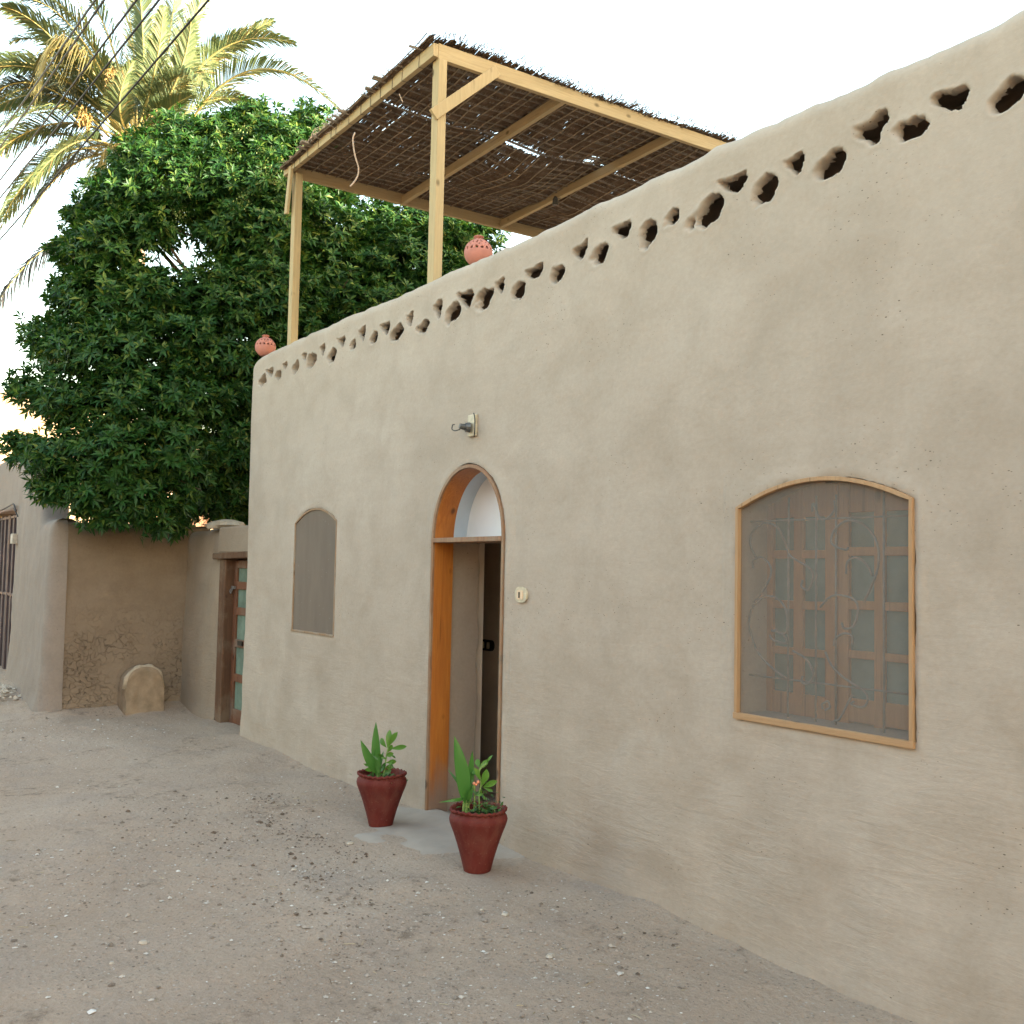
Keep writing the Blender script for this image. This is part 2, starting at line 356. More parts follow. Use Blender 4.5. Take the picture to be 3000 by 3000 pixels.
def mat_ground():
    t = NT('dusty_lane')
    big = t.noise(.45, 5, .6, dist=.8); med = t.noise(2.1, 6, .65, dist=.4); fine = t.noise(45, 5, .7)
    col = t.mix(t.ramp(big, (.33, 0.0), (.67, 1.0)), (.352, .262, .192), (.43, .333, .253))
    col = t.mix(t.math('MULTIPLY', t.ramp(med, (.48, 0.0), (.75, 1.0)), .6), col, (.31, .25, .205))
    col = t.mix(.22, col, t.ramp(fine, (.25, 0.0), (.75, 1.0)), 'SOFT_LIGHT')
    g = t.voro(55, out='Distance'); gc = t.voro(55, out='Color')
    gs = t.n('ShaderNodeSeparateColor'); t.l(gc, gs.inputs[0])
    pm = t.math('MULTIPLY', t.math('LESS_THAN', g, .34), t.math('GREATER_THAN', gs.outputs[0], .80))
    col = t.mix(t.math('MULTIPLY', pm, .8), col, t.ramp(gs.outputs[1], (0, (.17, .125, .09)), (.5, (.30, .25, .20)), (1, (.48, .43, .37))))
    dk = t.math('MULTIPLY', t.ramp(t.noise(1.1, 4, .7, dist=1.0), (.54, 0.0), (.68, 1.0)), t.ramp(t.noise(11, 5, .75), (.48, 0.0), (.62, 1.0)))
    col = t.mix(t.math('MULTIPLY', dk, .75), col, (.12, .085, .06))
    h = t.math('ADD', t.math('MULTIPLY', med, .8), t.math('MULTIPLY', fine, .35))
    h = t.math('ADD', h, t.math('MULTIPLY', pm, .3)); h = t.math('ADD', h, t.math('MULTIPLY', t.noise(12, 5, .65), .5))
    t.bump(h, .045, .9)
    return t.fin(col, .95, .12)
M['ground'] = mat_ground()

# ================================================================== GROUND
def ground_z(x, y):
    x = np.asarray(x, float); y = np.asarray(y, float)
    z = .022*fbm(x*.7, y*.7, 11, 3) + .010*fbm(x*3.1, y*3.1, 12, 3)
    wheel = .015*np.exp(-((y+2.6+.15*np.sin(x*.5))/.35)**2)
    z = z - wheel
    # dirt piled against the house foot, the garden walls and the cement apron at the door
    z = z + .03*np.exp(-np.maximum(-y, 0)/.22)*(x > -10.6)*(.6+.5*vnoise(x*1.3, x*0+2, 14))
    z = z + .05*np.exp(-np.maximum(x+12.95, 0)/.35)*sstep(-11, -12, x)*sstep(-2.0, -1.0, y)
    z = z + .04*np.exp(-np.maximum(-1.25-y, 0)/.3)*sstep(-12.4, -13.2, x)
    f = np.exp(-((x+6.05)/1.0)**2)*np.exp(-np.maximum(-y-.1, 0)/.5)
    z = z*(1-.6*f)+.012*f
    near = sstep(60, 25, np.hypot(x+6, y+3))
    return z*near
gx = np.unique(np.concatenate([np.geomspace(4, 600, 26)*-1-19, np.arange(-23, -19, .5), np.arange(-19, 1.5, .055), np.arange(1.5, 8, .5), np.geomspace(8, 600, 22)]))
gy = np.unique(np.concatenate([-np.geomspace(8, 600, 22), np.arange(-8, -6, .4), np.arange(-6, .6, .055), np.arange(.6, 10, .6), np.geomspace(10, 600, 24)]))
GX, GY = np.meshgrid(gx, gy, indexing='ij'); GZ = ground_z(GX, GY)
n, m = GX.shape; idx = np.arange(n*m).reshape(n, m)
gf = np.stack([idx[:-1, :-1], idx[1:, :-1], idx[1:, 1:], idx[:-1, 1:]], -1).reshape(-1, 4)
g_ob = kind(mesh_np('ground', np.stack([GX, GY, GZ], -1), gf, M['ground']), 'structure')

def scatter_stones(name, pts, size, mat, flat=.6, kindname='stuff'):
    pts = np.asarray(pts, float); k = len(pts)
    base = np.array([[1, 0, 0], [0, 1, 0], [-1, 0, 0], [0, -1, 0], [0, 0, 1], [0, 0, -1], [.62, .62, .35], [-.62, .6, .3], [-.6, -.62, .35], [.6, -.6, .3]], float)
    tri = np.array([[4, 6, 7], [4, 7, 8], [4, 8, 9], [4, 9, 6], [6, 1, 7], [7, 2, 8], [8, 3, 9], [9, 0, 6], [6, 0, 1], [7, 1, 2], [8, 2, 3], [9, 3, 0]])
    sz = np.asarray(size, float).reshape(k, 1, 1)
    V = base[None]*rng.uniform(.7, 1.25, (k, 10, 3))*sz*np.stack([rng.uniform(.7, 1.4, k), rng.uniform(.7, 1.2, k), np.full(k, flat)], -1)[:, None, :]
    a = rng.uniform(0, 6.28, k); c, s_ = np.cos(a)[:, None], np.sin(a)[:, None]
    x = V[..., 0]*c-V[..., 1]*s_; y = V[..., 0]*s_+V[..., 1]*c
    V = np.stack([x, y, V[..., 2]], -1)+pts[:, None, :]
    Fa = (tri[None]+np.arange(k)[:, None, None]*10).reshape(-1, 3)
    o = mesh_np(name, V.reshape(-1, 3), Fa, mat, smooth=False)
    return kind(o, kindname) if kindname else o
t_ = NT('mixed_gravel'); rp_ = t_.n('ShaderNodeNewGeometry').outputs['Random Per Island']
M['gravel'] = t_.fin(t_.ramp(rp_, (0, (.17, .13, .10)), (.35, (.29, .23, .18)), (.7, (.38, .315, .255)), (.92, (.50, .45, .39)), (1, (.66, .62, .57))), .9, .2)
def street_pts(k, y0=-5.6, y1=-.08, x0=-19, x1=-.5):
    out = []
    while len(out) < k:
        x = rng.uniform(x0, x1, k*2); y = rng.uniform(y0, y1, k*2)
        dpt = (np.stack([x, y, 0*x], -1)-CAM) @ Fv
        w = np.clip((5.0/np.maximum(dpt, 1.2))**1.0, 0, 1)*(.16+.84*sstep(-.25, .40, fbm(x*.8, y*.8, 21, 4)))
        ok = (rng.random(k*2) < w) & (dpt > .8) & ~((x < -12.9) & (y > -1.3)) & ~(np.hypot((x+5.9)/1.1, (y+.35)/.45) < 1)
        out += list(zip(x[ok], y[ok]))
    a = np.array(out[:k]); return np.column_stack([a, ground_z(a[:, 0], a[:, 1])])
p = street_pts(30000); sz = np.exp(rng.normal(-5.50, .52, len(p))); sz = np.clip(sz, .0016, .019); p[:, 2] += sz*.15
scatter_stones('gravel', p, sz, M['gravel'])
# dark crumbs of soil and dung scattered in front of the pots
cl = []
for (cx, cy, sx, sy, k) in ((-6.95, -1.05, .42, .12, 130), (-6.25, -.95, .35, .10, 150), (-6.6, -1.55, .45, .15, 100), (-7.4, -.75, .25, .10, 90), (-5.45, -1.25, .55, .10, 150), (-4.6, -1.55, .35, .12, 80), (-7.6, -1.7, .5, .2, 80), (-12.75, -.75, .25, .08, 60), (-4.0, -.35, .5, .12, 70), (-2.2, -.55, .6, .15, 60)):
    cl.append(np.column_stack([rng.normal(cx, sx, k), rng.normal(cy, sy, k)]))
cl = np.vstack(cl); cl = cl[cl[:, 1] < -.1]; cz = np.exp(rng.normal(-5.35, .55, len(cl))); cz = np.clip(cz, .002, .018)
scatter_stones('soil_crumbs', np.column_stack([cl, ground_z(cl[:, 0], cl[:, 1])+cz*.2]), cz, M['clod'], .7)
sp_ = street_pts(260); mb = MB()
for q in sp_:
    a = rng.uniform(0, 6.28); L = rng.uniform(.015, .06); d = np.array([math.cos(a), math.sin(a), rng.normal(0, .08)])*L; c = q+np.array([0, 0, .004]); mb.tube([c, c+d*.5+np.array([0, 0, .003]), c+d], .0016, 4)
t_ = NT('dry_straw'); M['straw'] = t_.fin(t_.ramp(t_.n('ShaderNodeNewGeometry').outputs['Random Per Island'], (0, (.12, .08, .05)), (.5, (.30, .23, .13)), (1, (.48, .40, .27))), .85, .2)
kind(build('straw_litter', mb, M['straw'], org=(-5, -2, 0)), 'stuff')
# the larger loose stones are individuals
big = street_pts(60, -4.9, -.35, -13, -1.0)
for q in big:
    mb = MB(); r = float(np.clip(np.exp(rng.normal(-4.15, .25)), .011, .026))
    ico = [(r*rng.uniform(.75, 1.25)*math.cos(a)*math.cos(b), r*rng.uniform(.6, 1.0)*math.sin(a)*math.cos(b), r*.5*math.sin(b)) for b in (-.9, 0, .9) for a in np.arange(6)*math.pi/3+rng.uniform(0, .4)]
    a0 = rng.uniform(0, 6.28); ico = [(x*math.cos(a0)-y*math.sin(a0), x*math.sin(a0)+y*math.cos(a0), z) for x, y, z in ico]
    mb.v = [(x+q[0], y+q[1], z+q[2]+r*.12) for x, y, z in ico]
    for i in range(2):
        for j in range(6): mb.f.append((i*6+j, i*6+(j+1) % 6, i*6+6+(j+1) % 6, i*6+6+j))
    mb.f.append(tuple(range(12, 18))); mb.f.append(tuple(range(5, -1, -1)))
    o = build('stone', mb, M['stone'], org=(q[0], q[1], q[2]))
    tag(o, 'small pale stone lying loose on the dusty lane', 'stone', 'loose stones on the lane')

# ================================================================== HOUSE
HOUSE_ORG = (-6.0, 0.0, 0.0)
house = thing('mud_house', 'beige mud plastered flat roofed house with arched doorway and two screened windows', 'house', HOUSE_ORG)
XL, ZT, RC = -10.49, 3.945, .11
HOLES = [(-10.119, 3.65, .225, .11, 0), (-9.906, 3.706, .17, .077, 1), (-9.682, 3.649, .155, .096, 0), (-9.51, 3.707, .089, .068, 1), (-9.24, 3.652, .195, .109, 0), (-9.024, 3.712, .098, .078, 1), (-8.869, 3.665, .222, .129, 0), (-8.636, 3.721, .107, .088, 1), (-8.422, 3.63, .205, .123, 0), (-8.222, 3.714, .127, .085, 1), (-7.992, 3.653, .135, .101, 0), (-7.812, 3.718, .131, .099, 1), (-7.593, 3.649, .144, .103, 0), (-7.377, 3.697, .156, .09, 1), (-7.18, 3.616, .208, .126, 0), (-6.972, 3.687, .094, .097, 1), (-6.763, 3.587, .169, .094, 0), (-6.548, 3.673, .121, .118, 1), (-6.325, 3.601, .221, .155, 0), (-6.141, 3.669, .184, .118, 1), (-5.93, 3.608, .219, .148, 0), (-5.732, 3.664, .1, .112, 1), (-5.523, 3.593, .183, .128, 0), (-5.321, 3.663, .151, .08, 1), (-5.086, 3.6, .15, .112, 0), (-4.855, 3.676, .121, .088, 1), (-4.672, 3.614, .178, .131, 0), (-4.467, 3.702, .163, .087, 1), (-4.254, 3.614, .153, .135, 0), (-4.06, 3.66, .123, .094, 0), (-3.798, 3.599, .271, .126, 0), (-3.608, 3.687, .144, .08, 1), (-3.404, 3.61, .161, .128, 0), (-3.224, 3.674, .102, .079, 1), (-3.011, 3.617, .171, .133, 0), (-2.793, 3.688, .147, .116, 1), (-2.603, 3.63, .163, .108, 0), (-2.41, 3.691, .136, .085, 1), (-2.179, 3.614, .154, .124, 0)]
x_ = -1.9; LIP = {}
while x_ < 5.5:                                   # the same row of openings goes on along the wall
    HOLES.append((x_, 3.69+rng.uniform(-.02, .02), .14, .09, 1)); HOLES.append((x_+.22, 3.615+rng.uniform(-.02, .02), .17, .125, 0)); x_ += .42

# --- outlines of the openings in the facade (X,Z)
def arch_pts(x0, x1, zb, zs, rise, n=24, p=2.0):
    cx, a = (x0+x1)/2, (x1-x0)/2
    P = [(x0, zb)] + [(x0, zb+(zs-zb)*k/6) for k in range(1, 6)]
    for k in range(n+1):
        u = -math.cos(math.pi*k/n); P.append((cx+a*u, zs+rise*(1-abs(u)**p)**(1/p)))
    P += [(x1, zb+(zs-zb)*k/6) for k in range(5, 0, -1)] + [(x1, zb)]
    return np.array(P)
def seg_pts(x0, x1, zb, zs, rise, n=20):
    P = [(x0, zb), (x0, (zb+zs)/2)]
    for k in range(n+1):
        u = -1+2*k/n; P.append(((x0+x1)/2+(x1-x0)/2*u, zs+rise*(1-u*u)))
    P += [(x1, (zb+zs)/2), (x1, zb)]
    return np.array(P)
DOOR = arch_pts(-6.545, -5.592, -.2, 1.965, .525, 28, 2.05)
BWIN = seg_pts(-3.560, -2.582, 1.075, 2.087, .118)
SWIN = seg_pts(-9.125, -8.195, 1.172, 2.165, .125)
def signed_dist(poly, x, z):
    d = np.full(x.shape, 1e9); gx_ = np.zeros(x.shape); gz_ = np.zeros(x.shape); inside = np.zeros(x.shape, bool)
    P = poly; Q = np.roll(poly, -1, 0)
    for (ax, az), (bx, bz) in zip(P, Q):
        ex, ez = bx-ax, bz-az; t = np.clip(((x-ax)*ex+(z-az)*ez)/(ex*ex+ez*ez+1e-12), 0, 1)
        px_, pz_ = ax+t*ex, az+t*ez; dd = np.hypot(x-px_, z-pz_); u = dd < d
        d = np.where(u, dd, d); gx_ = np.where(u, px_, gx_); gz_ = np.where(u, pz_, gz_)
        c = ((az > z) != (bz > z)) & (x < (bx-ax)*(z-az)/(bz-az+1e-12)+ax); inside ^= c
    return np.where(inside, -d, d), gx_, gz_

# --- the facade as one skin: up the front, over the rounded parapet, down behind
sx = np.concatenate([np.arange(XL+RC, -1.95, .0095), np.arange(-1.95, 6.01, .05)])
left = [('L', y) for y in np.concatenate([np.arange(9.0, .6, -.4), np.arange(.6, RC, -.04)])]
arc = [('A', q) for q in np.linspace(0, math.pi/2, 9)]
path = left+arc+[('F', x) for x in sx[1:]]
zf = np.concatenate([np.arange(-.25, .40, .02), np.arange(.40, 3.49, .028), np.arange(3.49, 3.80, .0080), np.arange(3.80, ZT-.085, .022)])
rt = .085
prof = [(0, z) for z in zf]+[(rt*(1-math.cos(q)), ZT-rt+rt*math.sin(q)) for q in np.linspace(0, math.pi/2, 7)]+[(.2, ZT+.008), (.34, ZT), (.42, ZT-.04), (.44, ZT-.12), (.44, 3.15)]
NP, NQ = len(path), len(prof)
V = np.zeros((NP, NQ, 3)); D = np.zeros((NP, NQ)); S = np.zeros(NP); NRM = np.zeros((NP, 3)); isF = np.zeros(NP, bool)
po = np.array([p_[0] for p_ in prof]); pz = np.array([p_[1] for p_ in prof])
for i, (k, v) in enumerate(path):
    if k == 'L':
        V[i, :, 0] = XL+po; V[i, :, 1] = np.maximum(v, po); NRM[i] = (-1, 0, 0); S[i] = XL-v
    elif k == 'A':
        c = np.maximum(RC, po); r = np.maximum(RC-po, 0); V[i, :, 0] = XL+c-r*math.cos(v); V[i, :, 1] = c-r*math.sin(v)
        NRM[i] = (-math.cos(v), -math.sin(v), 0); S[i] = XL+RC*v/(math.pi/2)
    else:
        V[i, :, 0] = np.maximum(v, XL+po); V[i, :, 1] = po; NRM[i] = (0, -1, 0); S[i] = v; isF[i] = True
top = .009*vnoise(S*.9, S*0+.3, 31)+.007*vnoise(S*2.7, S*0+.7, 32)+.007*vnoise(S*8, S*0+.1, 33)+.004*vnoise(S*22, S*0+.6, 34)
top = top - .07*np.exp(-np.abs(S-XL-.05)/.13)
top = top + .02*np.exp(-((S+7.1)/.9)**2)*-1 + .015*np.exp(-((S+3.6)/.8)**2) + .022*np.exp(-((S+2.0)/.5)**2)
SS, ZZ = np.meshgrid(S, pz, indexing='ij')
V[:, :, 2] = ZZ + top[:, None]*sstep(3.1, 3.9, ZZ)
D += .008*fbm(SS*.75, ZZ*.9, 41, 3)+.003*fbm(SS*3.0, ZZ*3.6, 42, 3)+.0014*fbm(SS*4, ZZ*11, 43, 3)*sstep(2.4, .4, ZZ)
D += .010*fbm(SS*2.2, ZZ*2.6, 45, 2)*sstep(1.6, .2, ZZ)
foot = (.006+.012*(vnoise(SS*.8, SS*0+5, 44)+1)/2)*np.exp(-np.maximum(ZZ, 0)/.16)
led = .0*sstep(.02, -.005, ZZ-(.055+.03*vnoise(SS*3.0, SS*0+1, 47)+.015*vnoise(SS*11, SS*0+3, 48)))*sstep(-5.5, -5.2, SS)*sstep(-1.6, -2.4, SS)
D += foot+led
# plaster dished and smeared round the openings
hole_d = np.zeros_like(D); core = np.zeros(D.shape, bool); CG = np.zeros_like(D)
for hx, hz, hw, hh, ty in HOLES:
    sel = np.where(np.abs(S-hx) < hw*1.3+.05)[0]; sel = sel[isF[sel]]
    if not len(sel): continue
    a, b = sel[0], sel[-1]+1
    u = (SS[a:b]-hx)/(hw*.50); v = (ZZ[a:b]-hz)/(hh*.51)
    ns = int((hx+20)*100)
    w = .34*vnoise(SS[a:b]*15, ZZ[a:b]*15, ns)+.12*vnoise(SS[a:b]*45, ZZ[a:b]*45, ns+1)
    if ty == 1:   # slanted triangle, wide at the top
        r = np.maximum(np.abs(u+.25*v)*1.0+np.maximum(-v, -.2)*.75, np.abs(v))
    else:         # rounded lozenge leaning to the right
        uu = u-.22*v; r = (np.abs(uu)**1.7+np.abs(v)**1.8)**(1/1.75)
    r = r+w*.8
    soft = np.where(u < 0, .42, .13)
    small = sstep(-10.6, -6.8, hx)
    depth = (.20+.15*small)*(1.0 if ty == 0 else .8)*(.85+.3*rng.random())
    s_ = np.clip((1.06-r)/soft, 0, 1); s_ = s_*s_*(3-2*s_); deep = hx > -8.7
    if deep: depth = .055; core[a:b] |= s_ > .62; CG[a:b] = np.maximum(CG[a:b], s_-.62)
    rough = .018*vnoise(SS[a:b]*30, ZZ[a:b]*60, ns+2)+.010*vnoise(SS[a:b]*12, ZZ[a:b]*90, ns+3)
    hd = s_*(depth+rough)
    rim = .0025*np.exp(-((r-1.15)/.22)**2)*(ZZ[a:b] < hz+.3)
    hole_d[a:b] = np.maximum(hole_d[a:b], hd); D[a:b] += rim
V += NRM[:, None, :]*(D-hole_d)[:, :, None]*np.where(po < .15, 1, 0)[None, :, None]
gs = np.gradient(CG, axis=0)/np.maximum(np.gradient(S), 1e-4)[:, None]; gz2 = np.gradient(CG, axis=1)/np.maximum(np.gradient(pz), 1e-4)[None]
st = np.where(core, CG/np.maximum(gs*gs+gz2*gz2, 25.0), 0); V[:, :, 0] -= np.clip(st*gs, -.011, .011); V[:, :, 2] -= np.clip(st*gz2, -.011, .011)
# cut the openings, pulling the rim vertices on to the outline
keep = ~(core[:-1, :-1] & core[1:, :-1] & core[:-1, 1:] & core[1:, 1:])
front = (po == 0)
for poly in (DOOR, BWIN, SWIN):
    lo, hi = poly.min(0)-.1, poly.max(0)+.1
    ii = np.where(isF & (S > lo[0]) & (S < hi[0]))[0]; jj = np.where(front & (pz > lo[1]-.3) & (pz < hi[1]))[0]
    a, b, c, d_ = ii[0], ii[-1]+1, jj[0], jj[-1]+1
    sd, qx, qz = signed_dist(poly, SS[a:b, c:d_], ZZ[a:b, c:d_])
    gap = .0075*np.clip(vnoise(SS[a:b, c:d_]*7, ZZ[a:b, c:d_]*7, 62)+.25+.6*vnoise(SS[a:b, c:d_]*31, ZZ[a:b, c:d_]*31, 63), 0, 1); ins = sd < gap
    nl_ = np.maximum(np.abs(sd), 1e-6); ox = (qx-SS[a:b, c:d_])/nl_*np.where(sd < 0, 1, -1); oz = (qz-ZZ[a:b, c:d_])/nl_*np.where(sd < 0, 1, -1); qx = qx+ox*gap; qz = qz+oz*gap
    allin = ins[:-1, :-1] & ins[1:, :-1] & ins[:-1, 1:] & ins[1:, 1:]
    keep[a:b-1, c:d_-1] &= ~allin
    V[a:b, c:d_, 0] = np.where(ins, qx, V[a:b, c:d_, 0]); V[a:b, c:d_, 2] = np.where(ins, qz, V[a:b, c:d_, 2])
    fl = np.exp(-np.maximum(sd, 0)/.10)                    # flat seat for the frame
    V[a:b, c:d_, 1] = V[a:b, c:d_, 1]*(1-fl)+(-.004)*fl
    V[a:b, c:d_, 1] -= .010*np.exp(-((sd-.03)/.022)**2)*(.5+.5*vnoise(SS[a:b, c:d_]*9, ZZ[a:b, c:d_]*9, 61))
idx = np.arange(NP*NQ).reshape(NP, NQ)
ff = np.stack([idx[:-1, :-1], idx[1:, :-1], idx[1:, 1:], idx[:-1, 1:]], -1)[keep]
facade = mesh_np('wall', V, ff, M['plaster'], house, True, HOUSE_ORG)

# --- the rest of the shell
mb = MB(); mb.box((-10.05, .45, 3.12), (5.6, 8.95, 3.30)); build('roof', mb, M['plaster_in'], house)
mb = MB(); mb.box((5.6, .0, -.2), (6.0, 9.0, 3.9)); mb.box((-10.4, 8.6, -.2), (5.6, 9.0, 3.9)); build('wall', mb, M['plaster'], house)
mb = MB(); mb.box((-1.55, 1.6, 3.30), (5.55, 13.2, 8.4)); build('added_shade_storey', mb, M['plaster'], house, bevel=.08)  # unseen block added to keep the sun off pergola and tree
mb = MB(); mb.box((6.02, .3, -.2), (16.5, 12.0, 8.4)); build('added_shade_wing', mb, M['plaster'], house, bevel=.08)  # second unseen block, added to keep sun off the far side of the lane
# the hollow between the two skins of the parapet, seen only through the openings
mb = MB(); mb.box((-8.95, .40, 3.46), (5.5, .425, 3.86)); mb.box((-8.95, .07, 3.42), (5.5, .425, 3.455)); mb.box((-8.95, .10, 3.862), (5.5, .425, 3.88)); mb.box((-8.97, .06, 3.42), (-8.952, .425, 3.88)); build('parapet_core', mb, M['plaster_in'], house)
# hall behind the door
mb = MB()
mb.box((-9.6, 1.02, .0), (-4.2, 1.15, 3.1)); mb.box((-9.75, .47, .0), (-9.6, 1.15, 3.1)); mb.box((-4.2, .47, 0), (-4.05, 1.15, 3.1))
build('hall_wall', mb, M['room'], house)
mb = MB(); mb.box((-9.6, .40, -.10), (-4.2, 1.62, .02)); build('hall_floor', mb, M['room'], house)
mb = MB(); mb.box((-9.6, .43, 2.75), (-4.2, 1.62, 2.85)); build('hall_ceiling', mb, M['room'], house)
mb = MB(); mb.box((-9.6, .40, .02), (-6.58, .47, 2.75)); mb.box((-5.56, .40, .02), (-4.2, .47, 2.75)); mb.box((-6.58, .40, 2.0), (-5.56, .47, 2.75)); build('hall_wall', mb, M['room'], house)
# plaster reveals
def reveal(name, poly, y0, y1, mat, parent, dx=0.0, close=False, rough=0.0, nstep=4):
    P = np.array(poly, float); rows = []
    c = P.mean(0)
    for k in range(nstep+1):
        y = y0+(y1-y0)*k/nstep
        q = P+(P-c)*dx*k/nstep
        yy = np.full(len(P), y)
        if rough and k == nstep: yy = yy+rough*vnoise(P[:, 1]*9, P[:, 0]*9, 77)
        rows.append(np.stack([q[:, 0], yy, q[:, 1]], -1))
    mb = MB(); mb.quadgrid(rows); return build(name, mb, mat, parent, smooth=True)
def dense(poly, step=.03):
    out = []
    for a, b in zip(poly[:-1], poly[1:]):
        k = max(1, int(np.linalg.norm(b-a)/step)); out += [a+(b-a)*i/k for i in range(k)]
    out.append(poly[-1]); return np.array(out)
lowdoor = np.array([p_ for p_ in dense(DOOR)]); 
reveal('door_reveal', dense(arch_pts(-6.548, -5.585, -.05, 1.965, .53, 28, 2.05)), .156, .402, M['plaster_in'], house, rough=.012)
# --- door frame: casing strip, jamb lining, lintel board
def offset(poly, d):
    P = np.array(poly, float); t = np.gradient(P, axis=0); t /= np.linalg.norm(t, axis=1)[:, None]+1e-9
    return P+np.stack([t[:, 1], -t[:, 0]], -1)*d        # to the inside of an outline that runs up, over, down
def frame_strip(name, poly, w, y0, y1, mat, parent, bevel=0, close=False):
    P = np.array(poly, float); Q = offset(P, w); rows = []
    for k, (o, i_) in enumerate(zip(P, Q)):
        rows.append([(o[0], y1, o[1]), (o[0], y0, o[1]), (i_[0], y0, i_[1]), (i_[0], y1, i_[1]), (o[0], y1, o[1])])
    mb = MB(); mb.quadgrid(rows)
    for r_ in (0, -1):
        b = len(mb.v); mb.v += [tuple(p_) for p_ in rows[r_][:4]]; mb.f.append((b, b+1, b+2, b+3))
    return build(name, mb, mat, parent, bevel=bevel)
outer = arch_pts(-6.540, -5.597, -.03, 1.965, .522, 28, 2.05)
frame = frame_strip('door_frame', dense(outer, .06), .024, -.016, .010, M['wood_face'], house)
inner = offset(dense(outer, .06), .024)
lining = reveal('jamb_lining', offset(inner, .002), .0, .156, M['wood_door'], frame)
mb = MB(); mb.box((-6.515, -.020, 1.952), (-5.622, .135, 1.985)); build('lintel_board', mb, M['wood_face'], frame, bevel=.003)
# niche above the lintel: pale blue sides, white panel at the back
up = [p_ for p_ in inner if p_[1] > 1.985]; up = np.array([(inner[0][0], 1.988)]+[tuple(p_) for p_ in up]+[(inner[-1][0], 1.988)])
reveal('niche_side', up, .1565, .270, M['pale_blue'], frame)
mb = MB(); c = (float(up[:, 0].mean()), 2.0)
b0 = len(mb.v); mb.v = [(p_[0]*1.0, .268, p_[1]) for p_ in up]; mb.f = [tuple(range(len(up)))[::-1]]
build('fanlight_panel', mb, M['white'], frame)
mb = MB(); mb.box((-6.55, .136, 1.955), (-5.585, .275, 1.984)); build('niche_shelf', mb, M['wood_face'], frame)
mb = MB(); mb.box((-6.56, .276, 1.96), (-5.57, .398, 2.55)); build('niche_back', mb, M['plaster_in'], frame)
# cement apron at the threshold
ap = []
for i, x in enumerate(np.linspace(-7.25, -5.0, 40)):
    row = []
    for j, y in enumerate(np.linspace(.06, -.95, 22)):
        e = 1.0+.30*vnoise(x*2.6, y*2.6, 71)+.12*vnoise(x*9, y*9, 72); rr = math.hypot((x+6.12)/.92, (y+.12)/.62)
        z = float(ground_z(x, y))+.026*float(sstep(e, e-.55, rr))-.012
        z = max(z, -.1)+.022*float(sstep(.30, .10, math.hypot((x+6.25)/1.5, (y-.02)/.8)))
        row.append((x, y, z))
    ap.append(row)
mb = MB(); mb.quadgrid(ap); kind(build('cement_apron', mb, M['apron'], smooth=True), 'structure')

# --- big window
bw = frame_strip('window', dense(BWIN, .08), .019, -.020, .012, M['wood_win']['Z'], house, bevel=.002)
bw['label'] = 'large segmental arched window with tan frame'
mb = MB(); mb.box((-3.563, -.023, 1.071), (-2.579, .010, 1.100)); build('sill_rail', mb, M['wood_win']['X'], bw, bevel=.002)
def fan(poly, y, grow=0):
    mb = MB(); P = np.array(poly); mb.v = [(p_[0], y, p_[1]) for p_ in P]; mb.f = [tuple(range(len(P)))[::-1]]; return mb
build('insect_screen', fan(BWIN, .002), M['screen'], bw)
reveal('window_reveal', np.vstack([dense(BWIN), BWIN[:1]]), .013, .33, M['plaster_in'], bw, dx=.06)
# casement
CY = .25
mb = MB()
xs_case = [(-3.66, -3.545), (-3.413, -3.357), (-3.224, -3.09), (-2.952, -2.90), (-2.767, -2.655)]
for (x0, x1) in xs_case: mb.box((x0, CY-.02, 1.09), (x1, CY+.025, 2.20))
spans = [(-3.545, -3.413), (-3.357, -3.224), (-3.09, -2.952), (-2.90, -2.767)]
rows_z = [(1.09, 1.195), (1.377, 1.413), (1.60, 1.640), (1.845, 1.885), (2.045, 2.22)]
for (x0, x1) in spans:
    for (z0, z1) in rows_z:
        off = .0 if x0 < -3.2 else .012
        mb.box((x0-.001, CY-.017, z0+off), (x1+.001, CY+.022, z1+off))
mb.box((-3.163, CY-.034, 1.10), (-3.148, CY-.021, 2.19))
build('casement', mb, M['wood_case'], bw, bevel=.003)
zc = [1.195, 1.377, 1.413, 1.60, 1.64, 1.845, 1.885, 2.045]
proto = None
for (x0, x1) in spans:
    for k in range(4):
        mb = MB(); mb.box((x0-.006, CY+.001, zc[2*k]-.004), (x1+.006, CY+.006, zc[2*k+1]+.014))
        build('pane', mb, M['glass_dark'], bw)
mb = MB(); mb.box((-3.8, .40, .95), (-2.45, .46, 2.35)); build('curtain', mb, M['room'], bw)
